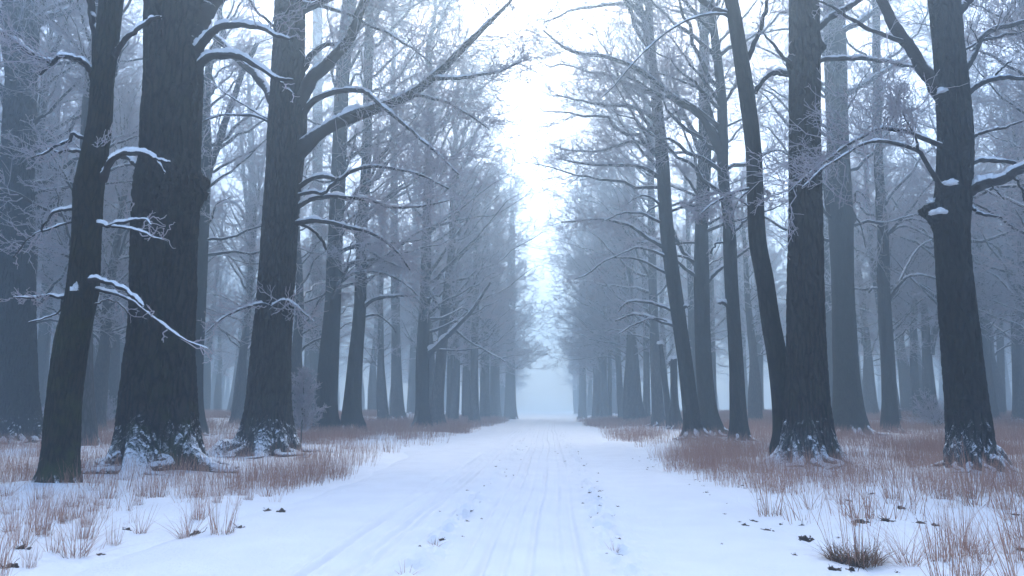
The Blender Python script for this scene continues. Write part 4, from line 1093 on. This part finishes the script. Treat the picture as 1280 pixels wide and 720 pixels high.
cand.sort(key=lambda c: c[1])
print("GRASS", len(cand), [sum(1 for c in cand if a <= c[1] < b) for a, b in ((5, 10), (10, 15), (15, 25), (25, 80))])
inview = [c for c in cand if abs(c[0] + 0.05 * c[1]) < 0.4 + 0.71 * c[1]]
near = inview[:285]; nset = set(near); rest = [c for c in cand if c not in nset]
for x, y in near:
    if any((x - a) ** 2 + (y - b) ** 2 < 0.05 for a, b in placed):
        continue
    sd = "left" if x < 0 else "right"
    kd = ("tall", "wispy", "wispy", "tall", "tall", "wispy", "wispy", "arching")[int(r3.integers(0, 8))]
    lab = {"tall": f"upright reddish dry grass tussock in the snow on the {sd} verge", "wispy": f"thin wispy dry grass tussock in the snow on the {sd} verge",
           "arching": f"spreading arching dry grass tussock in the snow on the {sd} verge"}[kd]
    put_tussock(x, y, kd, lab, {"tall": "upright", "wispy": "wispy", "arching": "arching"}[kd] + f" grass tussocks on the {sd} verge", r3.uniform(.5, 1.15) * (1.2 if x > 0 else 0.85))
mb = MB()
for x, y in rest:
    z = float(ground_h(x, y)) if y < 30 else None
    nb = 24 if y < 16 else (16 if y < 26 else 9)
    wd = 0.0055 if y < 16 else 0.00036 * y
    v, q = blades(nb, 0.5 + 0.12 * r3.random(), 0.16 + 0.006 * y, wd, 0.2, 3 if y > 18 else 4, 0.25, r3)
    mb.add(v + np.array([x, y, 0.0]), q, 0)
allv = np.concatenate(mb.v)
off = np.concatenate([np.full(len(a), i) for i, a in enumerate(mb.v)])
bx = np.array([c[0] for c in rest]); by = np.array([c[1] for c in rest])
gz = ground_h(bx, by)
mb.v = [a + np.array([0, 0, gz[i]], np.float32) for i, a in enumerate(mb.v)]
go = mb.build("dry_grass", MT["grass"], smooth=False)
tag(go, "reddish dry grass growing through the snow under the trees", "grass", kind="stuff")

# ------------------------------------------------------------------ clods of earth and leaves on the snow
def clod_mesh(i):
    """a crumbled heap: a few lumps of different size, curled leaf scraps and a bit of twig"""
    mb = MB(); v, q = blob((0, 0, 0.08), (0.75, 0.5, 0.42), 200 + i, (16, 10))
    v = v + 0.16 * np.stack([fbm(v[:, 0] * 5, v[:, 1] * 5, v[:, 2] * 5, i + d, 3) for d in (1, 2, 3)], 1); mb.add(v, q)
    for k in range(6):
        a = rng.uniform(0, 6.28); d = rng.uniform(.5, 1.5); z = rng.uniform(.12, .42)
        v, q = blob((math.cos(a) * d, math.sin(a) * d, 0.02), (z * rng.uniform(.8, 1.6), z, z * .8), 300 + i * 9 + k, (9, 6)); mb.add(v, q)
    P, R = [], []
    for k in range(5):
        a = rng.uniform(0, 6.28); d = rng.uniform(.2, 1.1); b = rng.uniform(0, 6.28); c0 = np.array([math.cos(a) * d, math.sin(a) * d, .15])
        t = np.linspace(0, 1, 5)[:, None]
        P.append(c0 + t * np.array([math.cos(b), math.sin(b), rng.uniform(-.1, .7)]) * rng.uniform(.6, 1.6) + rng.normal(size=(5, 3)) * .06); R.append(np.full(5, rng.uniform(.03, .07)))
    v, q = tubes(np.array(P), np.array(R), 4); mb.add(v, q)
    return mb.mesh("earth_clod", MT["clod"])
CL = [clod_mesh(i) for i in range(6)]
def put_clod(x, y, s, label, group):
    l, r = road_edges(y)
    z = float(max(ground_h(x, y), road_h(x, y) if l - .3 < x < r + .3 else -9))
    o = bpy.data.objects.new("earth_clod", CL[int(r3.integers(0, 6))]); COL.objects.link(o)
    o.location = (x, y, z - 0.16 * s); o.rotation_euler = (0, 0, r3.uniform(0, 6.28)); o.scale = (s, s * r3.uniform(.7, 1.2), s * r3.uniform(.9, 1.6))
    tag(o, label, "clod", group)
for px, py, s in ((1052, 697, .09), (1005, 668, .07), (958, 660, .05), (931, 655, .04), (940, 646, .035), (1075, 655, .07), (1125, 636, .08), (1108, 653, .07), (1278, 686, .06), (1040, 712, .045), (1064, 710, .05),
                  (975, 650, .035), (1150, 655, .05), (1168, 658, .045), (1002, 652, .03), (1270, 645, .05), (1090, 618, .05), (1060, 627, .04)):
    p = ground_pt(px, py, 0.05)
    put_clod(p[0], p[1], s, "dark frozen clod of earth and leaves on the snow of the right verge", "clods on the right verge")
for px, py, s in ((245, 664, .06), (160, 662, .05), (335, 636, .045), (352, 640, .05), (125, 687, .03), (27, 689, .04), (300, 660, .035), (12, 705, .05)):
    p = ground_pt(px, py, 0.05)
    put_clod(p[0], p[1], s, "dark frozen clod of earth and leaves on the snow of the left verge", "clods on the left verge")
for xc, sd, n in ((-1.05, "left", 46), (0.62, "right", 52)):
    for k in range(n):
        y = 6.5 + 24 * r3.random() ** 1.4; x = xc + 0.06 * float(fbm(y * 0.12, 1.7, 0, 31, 2)) + r3.normal() * (0.10 + .004 * y)
        put_clod(x, y, r3.uniform(.009, .022), f"crumb of dark earth along the {sd} wheel track", f"crumbs along the {sd} wheel track")
for k in range(34):
    y = 6.3 + 14 * r3.random() ** 1.3; l, r = road_edges(y)
    x = float(r) + r3.normal() * 0.45 - 0.15
    put_clod(x, y, r3.uniform(.010, .026), "small dark crumb of earth scattered at the right edge of the road", "crumbs at the right road edge")

# ------------------------------------------------------------------ air
HAZE = 0.0115
hv = np.array([[-198, -38, -1.8], [198, -38, -1.8], [198, 296, -1.8], [-198, 296, -1.8], [-198, -38, 33], [198, -38, 33], [198, 296, 33], [-198, 296, 33]])
mb = MB(); mb.add(hv, [[0, 3, 2, 1], [4, 5, 6, 7], [0, 1, 5, 4], [1, 2, 6, 5], [2, 3, 7, 6], [3, 0, 4, 7]])
m = bpy.data.materials.new("fog_air"); m.use_nodes = True; nt = m.node_tree; nt.nodes.clear()
out = nt.nodes.new("ShaderNodeOutputMaterial"); pv = nt.nodes.new("ShaderNodeVolumePrincipled")
pv.inputs["Color"].default_value = (0.52, 0.665, 0.78, 1); pv.inputs["Density"].default_value = HAZE; pv.inputs["Anisotropy"].default_value = 0.82
nt.links.new(pv.outputs[0], out.inputs["Volume"])
hz = mb.build("haze", m, smooth=False); tag(hz, "pale blue fog filling the whole wood", "fog", kind="stuff")

# ------------------------------------------------------------------ light
SUN_EL, SUN_AZ = math.radians(50), math.radians(1)            # ahead, over the far end of the road
w = bpy.data.worlds.new("World"); S.world = w; w.use_nodes = True
nt = w.node_tree; bg = nt.nodes["Background"]
sky = nt.nodes.new("ShaderNodeTexSky"); sky.sky_type = "NISHITA"; sky.sun_disc = False
sky.sun_elevation = SUN_EL; sky.sun_rotation = SUN_AZ
sky.air_density = 1.0; sky.dust_density = 2.2; sky.ozone_density = 2.6; sky.altitude = 50
nt.links.new(sky.outputs[0], bg.inputs[0]); bg.inputs[1].default_value = 0.15
sun = bpy.data.lights.new("sun", "SUN"); sun.energy = 1.15; sun.angle = math.radians(40); sun.color = (1.0, 0.96, 0.87)
so = bpy.data.objects.new("sun", sun); COL.objects.link(so)
dirv = Vector((math.sin(SUN_AZ) * math.cos(SUN_EL), math.cos(SUN_AZ) * math.cos(SUN_EL), math.sin(SUN_EL)))
so.rotation_euler = dirv.to_track_quat("Z", "Y").to_euler()

# ------------------------------------------------------------------ render
S.render.engine = "CYCLES"
c = S.cycles
c.max_bounces = 5; c.diffuse_bounces = 2; c.glossy_bounces = 1; c.transmission_bounces = 0; c.volume_bounces = 2
c.use_denoising = True
try:
    c.denoiser = "OPENIMAGEDENOISE"; c.denoising_input_passes = "RGB_ALBEDO_NORMAL"
except Exception:
    pass
c.sample_clamp_indirect = 6
vs = S.view_settings
vs.view_transform = "Standard"; vs.look = "None"; vs.gamma = 1.0; vs.use_curve_mapping = False
vs.exposure = 1.6
nf = sum(len(o.data.polygons) for o in S.objects if o.type == "MESH")
print("OBJECTS", len(S.objects), "FACES", nf, "FAR", len(spots))
